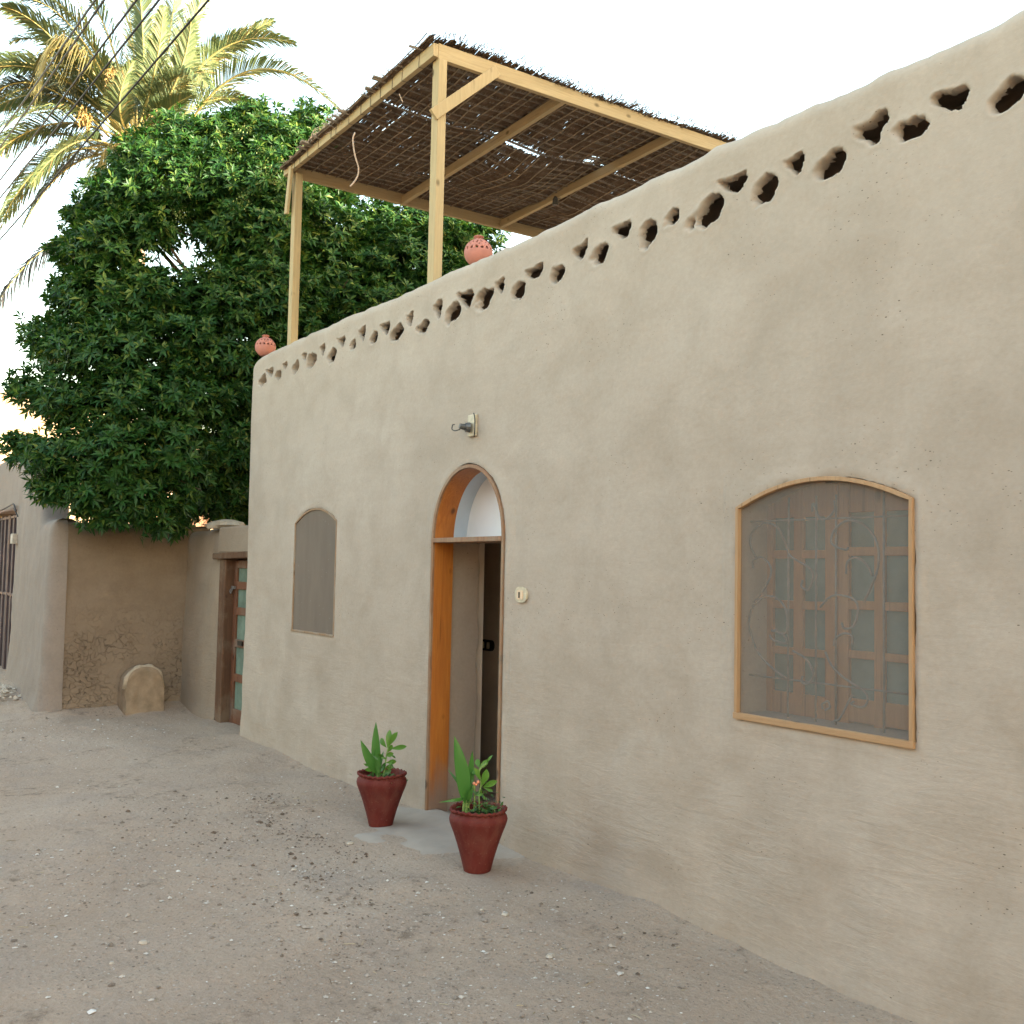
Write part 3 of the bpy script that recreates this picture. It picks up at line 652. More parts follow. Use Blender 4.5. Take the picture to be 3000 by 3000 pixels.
# scrolled iron grille
GY_ = .09
SCR = [[(-3.517, 1.846), (-3.549, 1.898), (-3.544, 1.965), (-3.463, 2.013), (-3.378, 1.985), (-3.33, 1.905), (-3.3, 1.85), (-3.197, 1.801), (-3.169, 1.761), (-3.196, 1.698), (-3.236, 1.71), (-3.23, 1.742)],
 [(-3.536, 1.794), (-3.536, 1.827), (-3.486, 1.846), (-3.431, 1.813), (-3.424, 1.757), (-3.479, 1.677), (-3.528, 1.628)],
 [(-3.175, 2.056), (-3.17, 2.096), (-3.131, 2.023), (-3.087, 2.026), (-3.049, 2.06), (-3.05, 2.104)],
 [(-2.975, 1.889), (-2.996, 1.88), (-3.065, 1.907), (-3.055, 1.964), (-2.996, 2.006), (-2.929, 2.004), (-2.858, 1.96), (-2.819, 1.883), (-2.828, 1.778), (-2.893, 1.65)],
 [(-2.986, 1.772), (-2.98, 1.824), (-2.939, 1.845), (-2.878, 1.816), (-2.848, 1.765)],
 [(-3.54, 1.604), (-3.454, 1.659), (-3.375, 1.647), (-3.328, 1.594), (-3.321, 1.503), (-3.356, 1.483), (-3.398, 1.504)],
 [(-3.416, 1.498), (-3.345, 1.484), (-3.327, 1.444), (-3.404, 1.453), (-3.428, 1.474)],
 [(-3.54, 1.604), (-3.56, 1.545), (-3.552, 1.49), (-3.507, 1.394), (-3.415, 1.323), (-3.326, 1.281)],
 [(-3.286, 1.411), (-3.212, 1.381), (-3.167, 1.318), (-3.195, 1.267), (-3.234, 1.272), (-3.228, 1.299)],
 [(-3.129, 1.62), (-3.075, 1.666), (-3.012, 1.677), (-2.939, 1.657), (-2.924, 1.607), (-2.949, 1.542), (-2.996, 1.531), (-3.011, 1.556)],
 [(-3.053, 1.449), (-3.043, 1.485), (-2.996, 1.509), (-2.954, 1.499), (-2.954, 1.461)],
 [(-3.10, 1.42), (-3.064, 1.362), (-2.995, 1.312), (-2.893, 1.268), (-2.873, 1.228), (-2.898, 1.196), (-2.959, 1.201), (-2.944, 1.216)],
 [(-2.954, 1.244), (-2.98, 1.199), (-3.021, 1.13), (-3.053, 1.117)],
 [(-3.112, 1.162), (-3.117, 1.183), (-3.085, 1.2), (-3.074, 1.175), (-3.101, 1.159)]]
def smooth_curve(P, k=5):
    P = np.array(P, float); Q = np.vstack([2*P[0]-P[1], P, 2*P[-1]-P[-2]]); out = []
    for i in range(1, len(Q)-2):
        for t in np.linspace(0, 1, k, endpoint=False):
            a, b, c, d = Q[i-1:i+3]; out.append(.5*((2*b)+(-a+c)*t+(2*a-5*b+4*c-d)*t*t+(-a+3*b-3*c+d)*t**3))
    out.append(P[-1]); return np.array(out)
mb = MB()
for s_ in SCR:
    q = smooth_curve(s_, 4); mb.tube(np.stack([q[:, 0], np.full(len(q), GY_-.008), q[:, 1]], -1), .0055, 5)
for x in (-3.321, -3.159, -3.048, -2.797): mb.tube([(x, GY_, 1.10), (x, GY_, 2.13)], .0055, 5)
for z in (1.274, 2.022): mb.tube([(-3.60, GY_+.006, z), (-2.60, GY_+.006, z)], .005, 5)
build('scroll_grille', mb, M['iron'], bw, smooth=True)
mb = MB(); mb.box((-3.62, .012, 1.04), (-2.56, .33, 1.092)); build('sill', mb, M['grey_plaster'], bw)

# --- small window
sw = frame_strip('window', dense(SWIN, .08), .018, -.010, .008, M['wood_dusty'], house, bevel=.002)
sw['label'] = 'small arched window with thin dusty frame'
mb = MB(); mb.box((-9.128, -.015, 1.168), (-8.192, .006, 1.186)); build('sill_rail', mb, M['wood_dusty'], sw, bevel=.002)
build('insect_screen', fan(SWIN, .000), M['screen2'], sw)
reveal('window_reveal', np.vstack([dense(SWIN), SWIN[:1]]), .009, .30, M['plaster_in'], sw)
mb = MB()
for i in range(9): 
    x = -9.2+i*.125; mb.box((x, .30+.012*(i % 2), 1.1), (x+.121, .325+.012*(i % 2), 2.4))
build('shutter_board', mb, M['wood_old'], sw)

# ================================================================== FITTINGS ON THE WALL
lamp = thing('wall_lamp_holder', 'bulbless black lamp holder on small cream plate above the arched doorway', 'lamp holder', (-6.01, -.02, 2.74))
mb = MB(); mb.box((-6.065, -.022, 2.675), (-5.965, .0, 2.825)); build('back_plate', mb, M['cream'], lamp, bevel=.006)
mb = MB(); mb.tube([(-6.02, -.03, 2.735), (-6.03, -.06, 2.735)], [.036, .032], 14); mb.tube([(-6.03, -.06, 2.735), (-6.04, -.10, 2.742)], [.022, .019], 12); build('socket', mb, M['dark_metal'], lamp, smooth=False)
mb = MB(); mb.tube(smooth_curve([(-6.05, -.09, 2.72), (-6.10, -.10, 2.715), (-6.14, -.10, 2.73), (-6.15, -.09, 2.76), (-6.19, -.06, 2.77), (-6.21, -.04, 2.775)]), .004, 5); build('wire_end', mb, M['black'], lamp)
mb = MB(); mb.tube(smooth_curve([(-5.97, -.032, 2.83), (-5.95, -.035, 2.79), (-5.955, -.03, 2.75), (-5.95, -.034, 2.70), (-5.96, -.03, 2.665)]), .004, 5); build('wire_end', mb, M['black'], lamp)
def rounded_plate(cx, cz, w, h, y0, y1, r, n=6):
    P = []
    for (sx_, sz_, a0) in ((1, 1, 0), (-1, 1, 90), (-1, -1, 180), (1, -1, 270)):
        for k in range(n+1):
            a = math.radians(a0+90*k/n); P.append((cx+sx_*(w/2-r)+r*math.cos(a), cz+sz_*(h/2-r)+r*math.sin(a)))
    mb = MB(); k = len(P); mb.v = [(x, y1, z) for x, z in P]+[(x, y0, z) for x, z in P]
    mb.f = [(i, (i+1) % k, k+(i+1) % k, k+i) for i in range(k)]+[tuple(range(k, 2*k))[::-1], tuple(range(k))]
    return mb
sp = thing('door_switch', 'cream rounded wall switch plate with dark slot beside the doorway', 'switch', (-5.38, -.02, 1.61))
build('plate', rounded_plate(-5.382, 1.611, .118, .086, -.020, .0, .038), M['cream'], sp, bevel=.006)
build('insert', rounded_plate(-5.389, 1.609, .064, .054, -.024, -.019, .010), M['cream2'], sp, bevel=.002)
mb = MB(); mb.box((-5.398, -.0275, 1.590), (-5.386, -.0235, 1.627)); build('slot', mb, M['black'], sp)
so = thing('indoor_socket', 'dark oval double switch plate on the dim wall inside the doorway', 'switch', (-7.42, 1.015, 1.13))
build('plate', rounded_plate(-7.36, 1.135, .21, .090, 1.000, 1.022, .042), M['black'], so)
for x in (-7.40, -7.32): build('rocker', rounded_plate(x, 1.135, .035, .055, .993, 1.00, .008), M['cream'], so)

# ================================================================== PERGOLA ON THE ROOF
PY0, PX0, PX1, PZ = .15, -9.80, -6.93, 5.76
per = thing('roof_pergola', 'pale timber pergola with a drooping brown reed mat roof on the house terrace', 'pergola', (-8.4, 1.6, 3.3))
def beam(name, a, b, w, h, ax, up=(0, 0, 1), lab=None):
    mb = MB(); mb.bar(a, b, w, h, up); o = build(name, mb, M['pine'][ax], per, bevel=.004)
    if lab: o['label'] = lab
    return o
BH = .105
beam('beam', (-9.97, PY0-.035, PZ+.045), (PX1+.045, PY0-.035, PZ+.045), .045, BH, 'X')
beam('beam', (PX1+.02, PY0-.010, PZ+.047), (PX1+.02, 4.75, PZ+.055), .045, BH+.02, 'Y')
beam('beam', (PX0-.02, PY0-.010, PZ+.000), (PX0-.02, 4.75, PZ-.02), .045, BH+.01, 'Y')
beam('beam', (-9.95, 4.72, PZ+.0), (PX1+.05, 4.72, PZ+.05), .045, BH, 'X')
for (y, dz) in ((1.39, .0), (2.66, .0), (3.75, .0)):
    beam('rafter', (PX0, y, PZ-.020), (PX1-.005, y, PZ+.030), .05, .085, 'X')
for (x, y, w, zb) in ((PX1-.005, PY0+.03, .100, 3.85), (PX0+.0, PY0+.03, .095, 3.85), (PX1, 4.66, .09, 3.3), (PX0, 4.66, .09, 3.3)):
    top_ = PZ-.012 if x > -8 else PZ-.02
    a = (x, y, zb); b = (x+(.0 if y > 1 else (.005 if x > -8 else .0)), y, top_)
    mb = MB(); mb.bar(a, b, w, .075, (0, 1, 0)); build('post', mb, M['pine']['Z'], per, bevel=.004)
mb = MB(); mb.bar((PX1+.050, .10, 5.28), (PX1+.050, .68, 5.80), .032, .09, (0, -.67, .74)); build('brace', mb, M['pine']['Z'], per, bevel=.004)
mb = MB(); mb.bar((-9.865, .098, 5.33), (-9.775, .098, 5.80), .07, .030, (0, 1, 0)); build('brace', mb, M['pine']['Z'], per, bevel=.004)

def mat_z(x, y):
    x = np.asarray(x, float); y = np.asarray(y, float)
    tx = (x-PX0)/(PX1-PX0)
    z = PZ+.045+.050*tx
    # sags between the supports, one bad droop in the middle
    for y0, y1 in ((.15, 1.39), (1.39, 2.66), (2.66, 3.75), (3.75, 4.75)):
        t = np.clip((y-y0)/(y1-y0), 0, 1); z = z-.045*np.sin(np.pi*t)*np.sin(np.pi*np.clip(tx, 0, 1))
    z = z-.10*np.exp(-((x+8.55)/.35)**2-((y-1.95)/.38)**2)-.09*np.exp(-((x+8.9)/.4)**2-((y-3.0)/.45)**2)
    z = z+.012*vnoise(x*3, y*3, 91)+.03*np.exp(-((x+6.9)/.2)**2)*np.maximum(0, np.sin(y*2.2+.4))
    return z
strips = [(-9.93, -9.215), (-9.20, -8.03), (-7.985, -6.895)]
def rods(segs, r, nseg, n=4, jitter=.004):
    """many thin rods: segs (k,4)=x0,y0,x1,y1 lying on the mat"""
    segs = np.asarray(segs); k = len(segs); t = np.linspace(0, 1, nseg)
    x = segs[:, 0:1]+(segs[:, 2:3]-segs[:, 0:1])*t; y = segs[:, 1:2]+(segs[:, 3:4]-segs[:, 1:2])*t
    lift = segs[:, 4:5]; z = mat_z(x, y)+lift+rng.normal(0, jitter, x.shape)
    dx = segs[:, 2]-segs[:, 0]; dy = segs[:, 3]-segs[:, 1]; L = np.hypot(dx, dy); px, py = -dy/L, dx/L
    rr = np.broadcast_to(np.asarray(r).reshape(-1, 1) if np.ndim(r) else np.full((k, 1), r), (k, nseg))
    ang = np.arange(n)*2*np.pi/n
    P = np.zeros((k, nseg, n, 3))
    for j, a in enumerate(ang):
        P[:, :, j, 0] = x+px[:, None]*rr*math.cos(a); P[:, :, j, 1] = y+py[:, None]*rr*math.cos(a); P[:, :, j, 2] = z+rr*math.sin(a)
    base = (np.arange(k)*nseg*n)[:, None, None]; i = np.arange(nseg-1)[None, :, None]*n; j = np.arange(n)[None, None, :]; jn = (j+1) % n
    Fa = np.stack([base+i+j, base+i+jn, base+i+n+jn, base+i+n+j], -1).reshape(-1, 4)
    return P.reshape(-1, 3), Fa
for k, (x0, x1) in enumerate(strips):
    segs = []
    for layer in range(4):
        y = PY0-.10
        while y < 4.85:
            a, b = x0+rng.normal(0, .012), x1+rng.normal(0, .012)
            if k == 2: b += max(-.04, rng.normal(.005, .022))+(.03 if 1.2 < y < 2.4 and layer == 3 else 0)
            if k == 0: a -= abs(rng.normal(0, .03))
            # torn places that let the sky through
            if k == 1 and 1.52 < y < 1.95: b -= .055+rng.uniform(0, .02)
            if k == 1 and .55 < y < 1.3: b -= .012*rng.random()
            if k == 2 and 2.42 < y < 2.55: a += .16
            if k == 2 and 1.75 < y < 2.2 and rng.random() < .22: a += rng.uniform(.3, .6)
            if not (k == 1 and 2.02 < y < 2.3 and rng.random() < .2):
                yy = y+rng.normal(0, .004)
                segs.append((a, yy, b, yy+rng.normal(0, .012), .014+layer*.0065))
            y += rng.uniform(.0085, .0125)
    P, Fa = rods(segs, .0052, 9)
    mesh_np('reed_mat', P, Fa, M['reed'], per, True, tuple(per['org']))
# stout reed bundles running into the house, their cut ends showing past the front beam
x = -9.90; nb = 0
while x < -6.88:
    sz = rng.uniform(.010, .020); over = rng.uniform(.03, .12) if rng.random() < .6 else rng.uniform(-.02, .02)
    mb = MB()
    for q in range(3 if sz > .013 else 2):
        ys = np.linspace(PY0-.06-over-rng.uniform(0, .02), 4.8, 16); xx = x+rng.normal(0, .008)+np.cumsum(rng.normal(0, .004, 16))
        mb.tube(np.stack([xx, ys, mat_z(xx, ys)+.012+rng.normal(0, .003)+sz*.5*q*.6], -1), sz*.55, 6)
    build('reed_bundle', mb, M['reed_grey'], per, smooth=True); x += rng.uniform(.085, .125)
# thin pale cross ribs under the mat, tied to the bundles
y = .32
while y < 4.6:
    for (a, b) in strips:
        if rng.random() < .93:
            mb = MB(); xs = np.linspace(a+.02, b-.02, 9); yy = y+np.cumsum(rng.normal(0, .006, 9))+.02*math.sin(a)
            mb.tube(np.stack([xs, yy, mat_z(xs, yy)-.005+rng.normal(0, .002, 9)], -1), .0055, 5); build('cross_rib', mb, M['reed_rib'], per, smooth=True)
    y += rng.uniform(.10, .16)
# frayed tips and loose stalks on top
mb = MB()
for i in range(650):
    e = rng.random()
    if e < .62: x, y = -6.87+rng.uniform(-.06, .05), rng.uniform(.1, 4.7); d = np.array([rng.uniform(.01, .05), rng.normal(0, .02), rng.uniform(.0, .045)])
    elif e < .85: x, y = rng.uniform(-9.9, -6.9), PY0-.06+rng.uniform(-.03, .05); d = np.array([rng.normal(0, .03), -rng.uniform(.02, .07), rng.uniform(-.005, .03)])
    else: x, y = rng.uniform(-9.9, -6.9), rng.uniform(.2, 4.6); d = np.array([rng.normal(0, .1), rng.normal(0, .05), rng.uniform(.0, .06)])
    a = np.array([x, y, float(mat_z(x, y))+.05]); mb.tube([a, a+d], [.0035, .0018], 3)
kind(build('frayed_tip', mb, M['reed_grey'], per), 'stuff')
mb = MB()
for i in range(26):     # curled binding cord along the far end of the front edge
    a = np.array([rng.uniform(-9.3, -8.4), PY0-.04, PZ+.10]); r0 = rng.uniform(.05, .10); q = np.linspace(0, rng.uniform(2, 4.5), 9); ph = rng.uniform(0, 3)
    mb.tube(np.stack([a[0]+r0*np.cos(q+ph), a[1]+.03*np.sin(q*2), a[2]+r0*(np.sin(q+ph)+.4)], -1), .0022, 4)
kind(build('binding_cord', mb, M['string'], per), 'stuff')
for i, xx in enumerate(np.linspace(-9.7, -7.15, 13)):   # wire ties round the front beam
    x = xx+rng.normal(0, .03); mb = MB(); y0, y1, z0, z1 = PY0-.060, PY0-.010, PZ-.010, PZ+.101
    mb.tube([(x, y0, z0), (x+.004, y0, z1), (x+.006, y1, z1), (x+.002, y1, z0), (x, y0, z0)], .0022, 4); build('wire_tie', mb, M['black'], per)
st = [at(1040, 388, 9.0), at(1034, 410, 9.0), at(1040, 455, 9.02), at(1050, 490, 9.05), at(1048, 515, 9.06), at(1036, 535, 9.06), at(1026, 546, 9.05)]
mb = MB(); mb.tube(smooth_curve(st, 5), .007, 6); o = build('hanging_cord', mb, M['string'], per, smooth=True)
st = [at(1170, 275, 8.6), at(1176, 290, 8.6), at(1180, 300, 8.6)]; mb = MB(); mb.tube(smooth_curve(st, 4), .005, 5); build('hanging_cord', mb, M['string'], per, smooth=True)
lh = thing('pergola_lamp_holder', 'small black bulb holder hanging under the second pergola rafter', 'lamp holder', tuple(at(1627, 600, 10.2)))
a = at(1627, 575, 10.2); mb = MB(); mb.tube([a, a-np.array([0, 0, .03]), a-np.array([0, 0, .09])], [.012, .026, .028], 10); build('socket', mb, M['black'], lh)

# ================================================================== CLAY LANTERNS ON THE PARAPET
def lantern(org, lab, R=.185, seed=1):
    t = thing('clay_lantern', lab, 'lantern', org, 'pierced clay lanterns on the parapet')
    n, m = 96, 60; c = np.array(org); prof = []
    for i in range(m+1):
        q = i/m
        if q < .86:
            a = math.radians(-62+q/.86*(62+70)); prof.append((R*math.cos(a), R*.98*math.sin(a)+R*.86))
        else:
            u = (q-.86)/.14; rr = [R*.342, R*.27, R*.255, R*.28, R*.36, R*.37, R*.33, R*.25]; zz = [.0, .05, .10, .15, .19, .22, .235, .20]
            k = u*7; i0 = min(6, int(k)); f_ = k-i0; prof.append((rr[i0]*(1-f_)+rr[i0+1]*f_, R*(.86+.92)+R*(zz[i0]*(1-f_)+zz[i0+1]*f_)))
    V = np.array([[(r*math.cos(2*math.pi*j/n)+c[0], r*math.sin(2*math.pi*j/n)+c[1], z+c[2]) for j in range(n)] for r, z in prof])
    idx = np.arange((m+1)*n).reshape(m+1, n); Fa = []
    holes = []
    for j in range(8):
        q0 = j*math.pi/4+seed
        holes += [(q0, .16, .085, .11, -.2), (q0+.39, .12, .10, .11, .35), (q0+.2, .42, .060, .065, 0), (q0, .60, .05, .15, .25), (q0+.39, .62, .05, .15, -.25), (q0+.2, .82, .045, .05, 0)]
    for i in range(m):
        zc_ = (prof[i][1]-R*.86)/R; rc = (prof[i][0]+prof[i+1][0])/2/R
        for j in range(n):
            q = 2*math.pi*(j+.5)/n; cut = False
            if i < m*.84 and zc_ > .05:
                for (hq, hz, wq, hh, tl) in holes:
                    dq = (q-hq+math.pi) % (2*math.pi)-math.pi; dq -= tl*(zc_-hz)
                    if (dq*rc/wq)**2+((zc_-hz)/hh)**2 < 1: cut = True; break
            if not cut: Fa.append((idx[i, j], idx[i, (j+1) % n], idx[i+1, (j+1) % n], idx[i+1, j]))
    o = mesh_np('body', V.reshape(-1, 3), Fa, M['terracotta'], t, True, org); s = o.modifiers.new('wall', 'SOLIDIFY'); s.thickness = .014; s.offset = -1
    mb = MB(); mb.lathe([(.0, .0), (R*.50, .0), (R*.52, .03), (R*.47, .045), (R*.45, .02), (0, .02)], org, 40); build('foot', mb, M['terracotta'], t, smooth=False)
    return t
lantern((-10.34, .10, 3.955), 'round pierced pink clay lantern at the far left end of the parapet', .106, .3)
lantern((-6.28, .17, 3.965), 'round pierced pink clay lantern just right of the tall corner post', .104, .1)
mb = MB(); mb.lathe([(0, .0), (.10, .0), (.15, .10), (.165, .22), (.15, .30), (.16, .33), (.15, .34), (.13, .30), (0, .29)], (-7.80, .62, 3.78), 24); o = build('terrace_pot', mb, M['terracotta'], None, smooth=True, org=(-7.80, .62, 3.78))
tag(o, 'orange clay pot rim just showing behind the parapet between the posts', 'pot')
mb = MB(); mb.box((-8.1, .45, 3.3), (-7.5, .80, 3.78)); o = build('terrace_bench', mb, M['plaster'], None, bevel=.03, org=(-7.8, .62, 3.3)); tag(o, 'low mud bench behind the parapet carrying the clay pot', 'bench')

# ================================================================== POTS AND PLANTS BY THE DOOR
POT = [(.0, .0), (.076, .0), (.080, .006), (.088, .04), (.104, .10), (.124, .165), (.145, .225), (.160, .262), (.169, .288), (.172, .305), (.168, .322), (.160, .333), (.1545, .340), (.153, .345), (.160, .349), (.166, .353), (.168, .362), (.164, .368), (.155, .366), (.150, .355), (.148, .31), (.14, .29)]
def pot(org, lab, seed):
    t = thing('flower_pot', lab, 'flower pot', org, 'red pots by the door'); rs = np.random.default_rng(seed); ph = rs.uniform(0, 6)
    def wob(r, z, q, i):
        k = 1+.006*math.sin(q*2+ph)+.004*math.sin(q*3+ph*2)
        if 13 <= i <= 19: return r*k+.0035*math.sin(q*26+ph), z+.0045*math.sin(q*26+1.3+ph)+.003*math.sin(q*3+ph)
        return r*k, z
    mb = MB(); mb.lathe(POT[:14], org, 104, wob); build('body', mb, M['pot_red'], t, smooth=True)
    mb = MB(); mb.lathe([(r, z) for r, z in POT[13:]], org, 104, lambda r, z, q, i: wob(r, z, q, i+13)); build('rim', mb, M['pot_red'], t, smooth=True)
    mb = MB(); rows = []
    for i, r in enumerate(np.linspace(.001, .147, 10)):
        rows.append([(org[0]+r*math.cos(q), org[1]+r*math.sin(q), org[2]+.318+.012*float(vnoise(r*60, q*3 % 6.28, seed))) for q in np.linspace(0, 2*math.pi, 40)])
    mb.quadgrid(rows); build('soil', mb, M['soil'], t, smooth=True)
    k = 70; a = rs.uniform(0, 6.28, k); r = rs.uniform(.02, .14, k); 
    for q_, r_ in zip(a[:14], r[:14]):
        mb = MB(); c = (org[0]+r_*math.cos(q_), org[1]+r_*math.sin(q_), org[2]+.326); mb.box((-.012, -.010, -.006), (.012, .010, .008), np.eye(3), c); build('soil_lump', mb, M['soil'], t, bevel=.004)
    return t
PL = np.array([-6.446, -.411, float(ground_z(-6.446, -.411))-.006]); PR = np.array([-5.223, -.401, float(ground_z(-5.223, -.401))-.006])
pot(tuple(PL), 'dark red clay pot left of the doorway, the farther of the two red pots', 3)
pot(tuple(PR), 'dark red clay pot standing in front of the doorway, the nearer red pot', 5)
AX = np.array([Rv[0], Rv[1], 0]); AX /= np.linalg.norm(AX); DP = np.array([Fv[0], Fv[1], 0]); DP /= np.linalg.norm(DP)
def plant(org, lab, sc, cx, leaves, stems, creepers, buds, seed):
    """leaf coordinates: x to the right and z up in the pot's own frame, depth away"""
    rs = np.random.default_rng(seed); org = np.array(org)+np.array([0, 0, .318]); t = thing('potted_plant', lab, 'plant', tuple(org), 'plants in the red pots')
    def P(x, z, d=0): return org+AX*(x-cx[0])*sc+np.array([0, 0, (cx[1]-z)*sc])+DP*d
    for (a, b, w, m, bend, d0, d1) in leaves:
        tw = rs.normal(0, .35); nrm = -DP*math.cos(tw)+AX*math.sin(tw)+np.array([0, 0, .25])
        sh = None
        if m == 'shrub': sh = lambda q: (math.sin(math.pi*min(1, q**1.5))**.75 if 0 < q < 1 else 0)
        mb = MB(); mb.leaf(P(*a, d0), P(*b, d1), w*sc, nrm, bend, .3, sh, 8)
        o = build('leaf', mb, M[m], t, smooth=True)
    for i in range(14):
        a0 = (cx[0]+rs.normal(0, 60), cx[1]-rs.uniform(10, 230), rs.normal(0, .04)); an = rs.uniform(.2, 2.9); L = rs.uniform(45, 95)
        mb = MB(); mb.leaf(P(*a0), P(a0[0]+L*math.cos(an), a0[1]-L*math.sin(an)*.8, a0[2]+rs.normal(0, .03)), L*rs.uniform(.22, .40)*sc, -DP+AX*rs.normal(0, .6)+np.array([0, 0, .5]), rs.normal(0, .12), .3, None, 6)
        build('leaf', mb, M['shrub' if i % 2 else 'creeper'], t, smooth=True)
    for (pts, r) in stems:
        mb = MB(); mb.tube(smooth_curve([P(*q) for q in pts], 4), r, 6); build('stem', mb, M['stem'], t, smooth=True)
    if creepers:
        mb = MB()
        for i in range(creepers[4]):
            a = P(rs.normal(creepers[0], creepers[2]), creepers[1]-abs(rs.normal(0, creepers[3])), rs.normal(0, .05)); an = rs.uniform(0, 6.28)
            L = rs.uniform(.02, .045); b = a+np.array([math.cos(an), math.sin(an), rs.uniform(-.3, .7)])*L; mb.leaf(a, b, L*.42, (rs.normal(0, .4), rs.normal(0, .4), 1), .1, .2, None, 3)
        kind(build('creeping_foliage', mb, M['creeper'], t, smooth=True), 'stuff')
    for (x, z, r) in buds:
        mb = MB(); c = P(x, z, -.02); mb.lathe([(0, -r), (r*.7, -r*.7), (r, 0), (r*.7, r*.7), (0, r)], tuple(c), 10); build('flower_bud', mb, M['bud'], t, smooth=True)
    return t
plant(PL, 'young broad leaved plant with paired upright blades in the farther red pot', 6.74e-4, (430, 735),
      [((388, 730), (350, 165), 100, 'canna', .03, 0, .02), ((380, 690), (212, 335), 92, 'canna', .05, 0, -.05), ((395, 700), (335, 455), 78, 'canna', .04, .02, .06), ((400, 690), (372, 420), 60, 'canna', -.03, -.02, -.04), ((392, 700), (430, 470), 60, 'canna', .05, .02, .06),
       ((480, 440), (495, 240), 62, 'shrub', .05, 0, .02), ((495, 400), (582, 250), 60, 'shrub', .08, 0, -.03), ((495, 430), (682, 388), 52, 'shrub', -.08, 0, -.05), ((470, 420), (398, 335), 58, 'shrub', .05, 0, .05), ((465, 500), (552, 462), 52, 'shrub', .06, 0, -.05), ((465, 570), (578, 545), 50, 'shrub', -.06, 0, -.03), ((455, 620), (535, 612), 52, 'shrub', -.08, 0, .03), ((385, 640), (272, 550), 50, 'shrub', .05, 0, .04), ((380, 640), (265, 628), 44, 'shrub', -.05, 0, -.05), ((450, 520), (400, 470), 50, 'shrub', 0, 0, -.04), ((470, 470), (520, 400), 48, 'shrub', 0, 0, .05), ((440, 640), (470, 560), 60, 'canna', 0, 0, -.03), ((430, 690), (520, 650), 60, 'canna', 0, 0, .03),
       ((405, 725), (495, 712), 22, 'creeper', .25, -.04, -.10), ((320, 720), (315, 670), 14, 'creeper', .1, -.02, -.02)],
      [([(388, 740), (385, 640), (380, 560)], .009), ([(405, 740), (402, 650), (398, 560)], .006), ([(440, 735), (455, 620), (470, 500), (485, 420)], .006)], (430, 730, 110, 14, 60), [], 4)
plant(PR, 'tall broad bladed plant with salmon buds and creeping leaves in the nearer red pot', 5.795e-4, (1400, 1110),
      [((1268, 1000), (1142, 300), 150, 'canna', .05, 0, -.05), ((1300, 960), (1325, 468), 92, 'canna', -.04, .02, .03), ((1285, 930), (1190, 620), 80, 'canna', .03, .03, .06), ((1285, 960), (1345, 800), 50, 'canna', .05, -.02, -.06), ((1290, 1010), (1300, 640), 90, 'canna', .0, .01, .05),
       ((1250, 940), (1010, 945), 34, 'canna', .30, 0, -.10), ((1260, 900), (1075, 668), 30, 'canna', .16, .02, .05),
       ((1425, 815), (1475, 640), 84, 'shrub', .05, 0, .0), ((1435, 825), (1588, 742), 62, 'shrub', .08, 0, -.04), ((1415, 760), (1352, 620), 50, 'shrub', .05, 0, -.02), ((1385, 660), (1485, 555), 56, 'shrub', .1, 0, .03), ((1470, 590), (1532, 503), 26, 'shrub', .12, .02, .02), ((1400, 640), (1370, 560), 60, 'shrub', 0, .03, .06), ((1450, 830), (1545, 850), 34, 'shrub', -.1, 0, -.03), ((1360, 700), (1340, 660), 50, 'shrub', 0, 0, .02)],
      [([(1245, 1110), (1250, 1000), (1262, 900)], .008), ([(1275, 1115), (1282, 1000), (1295, 900)], .011), ([(1305, 1110), (1300, 1000), (1330, 860), (1350, 800)], .006), ([(1355, 1040), (1358, 900), (1355, 800)], .005), ([(1410, 1080), (1405, 900), (1420, 780), (1400, 660), (1470, 580)], .005), ([(1500, 1030), (1535, 1010), (1560, 1050), (1568, 1105)], .004)],
      (1445, 1110, 95, 75, 170), [(1350, 780, .010), (1392, 765, .011), (1372, 790, .009)], 6)

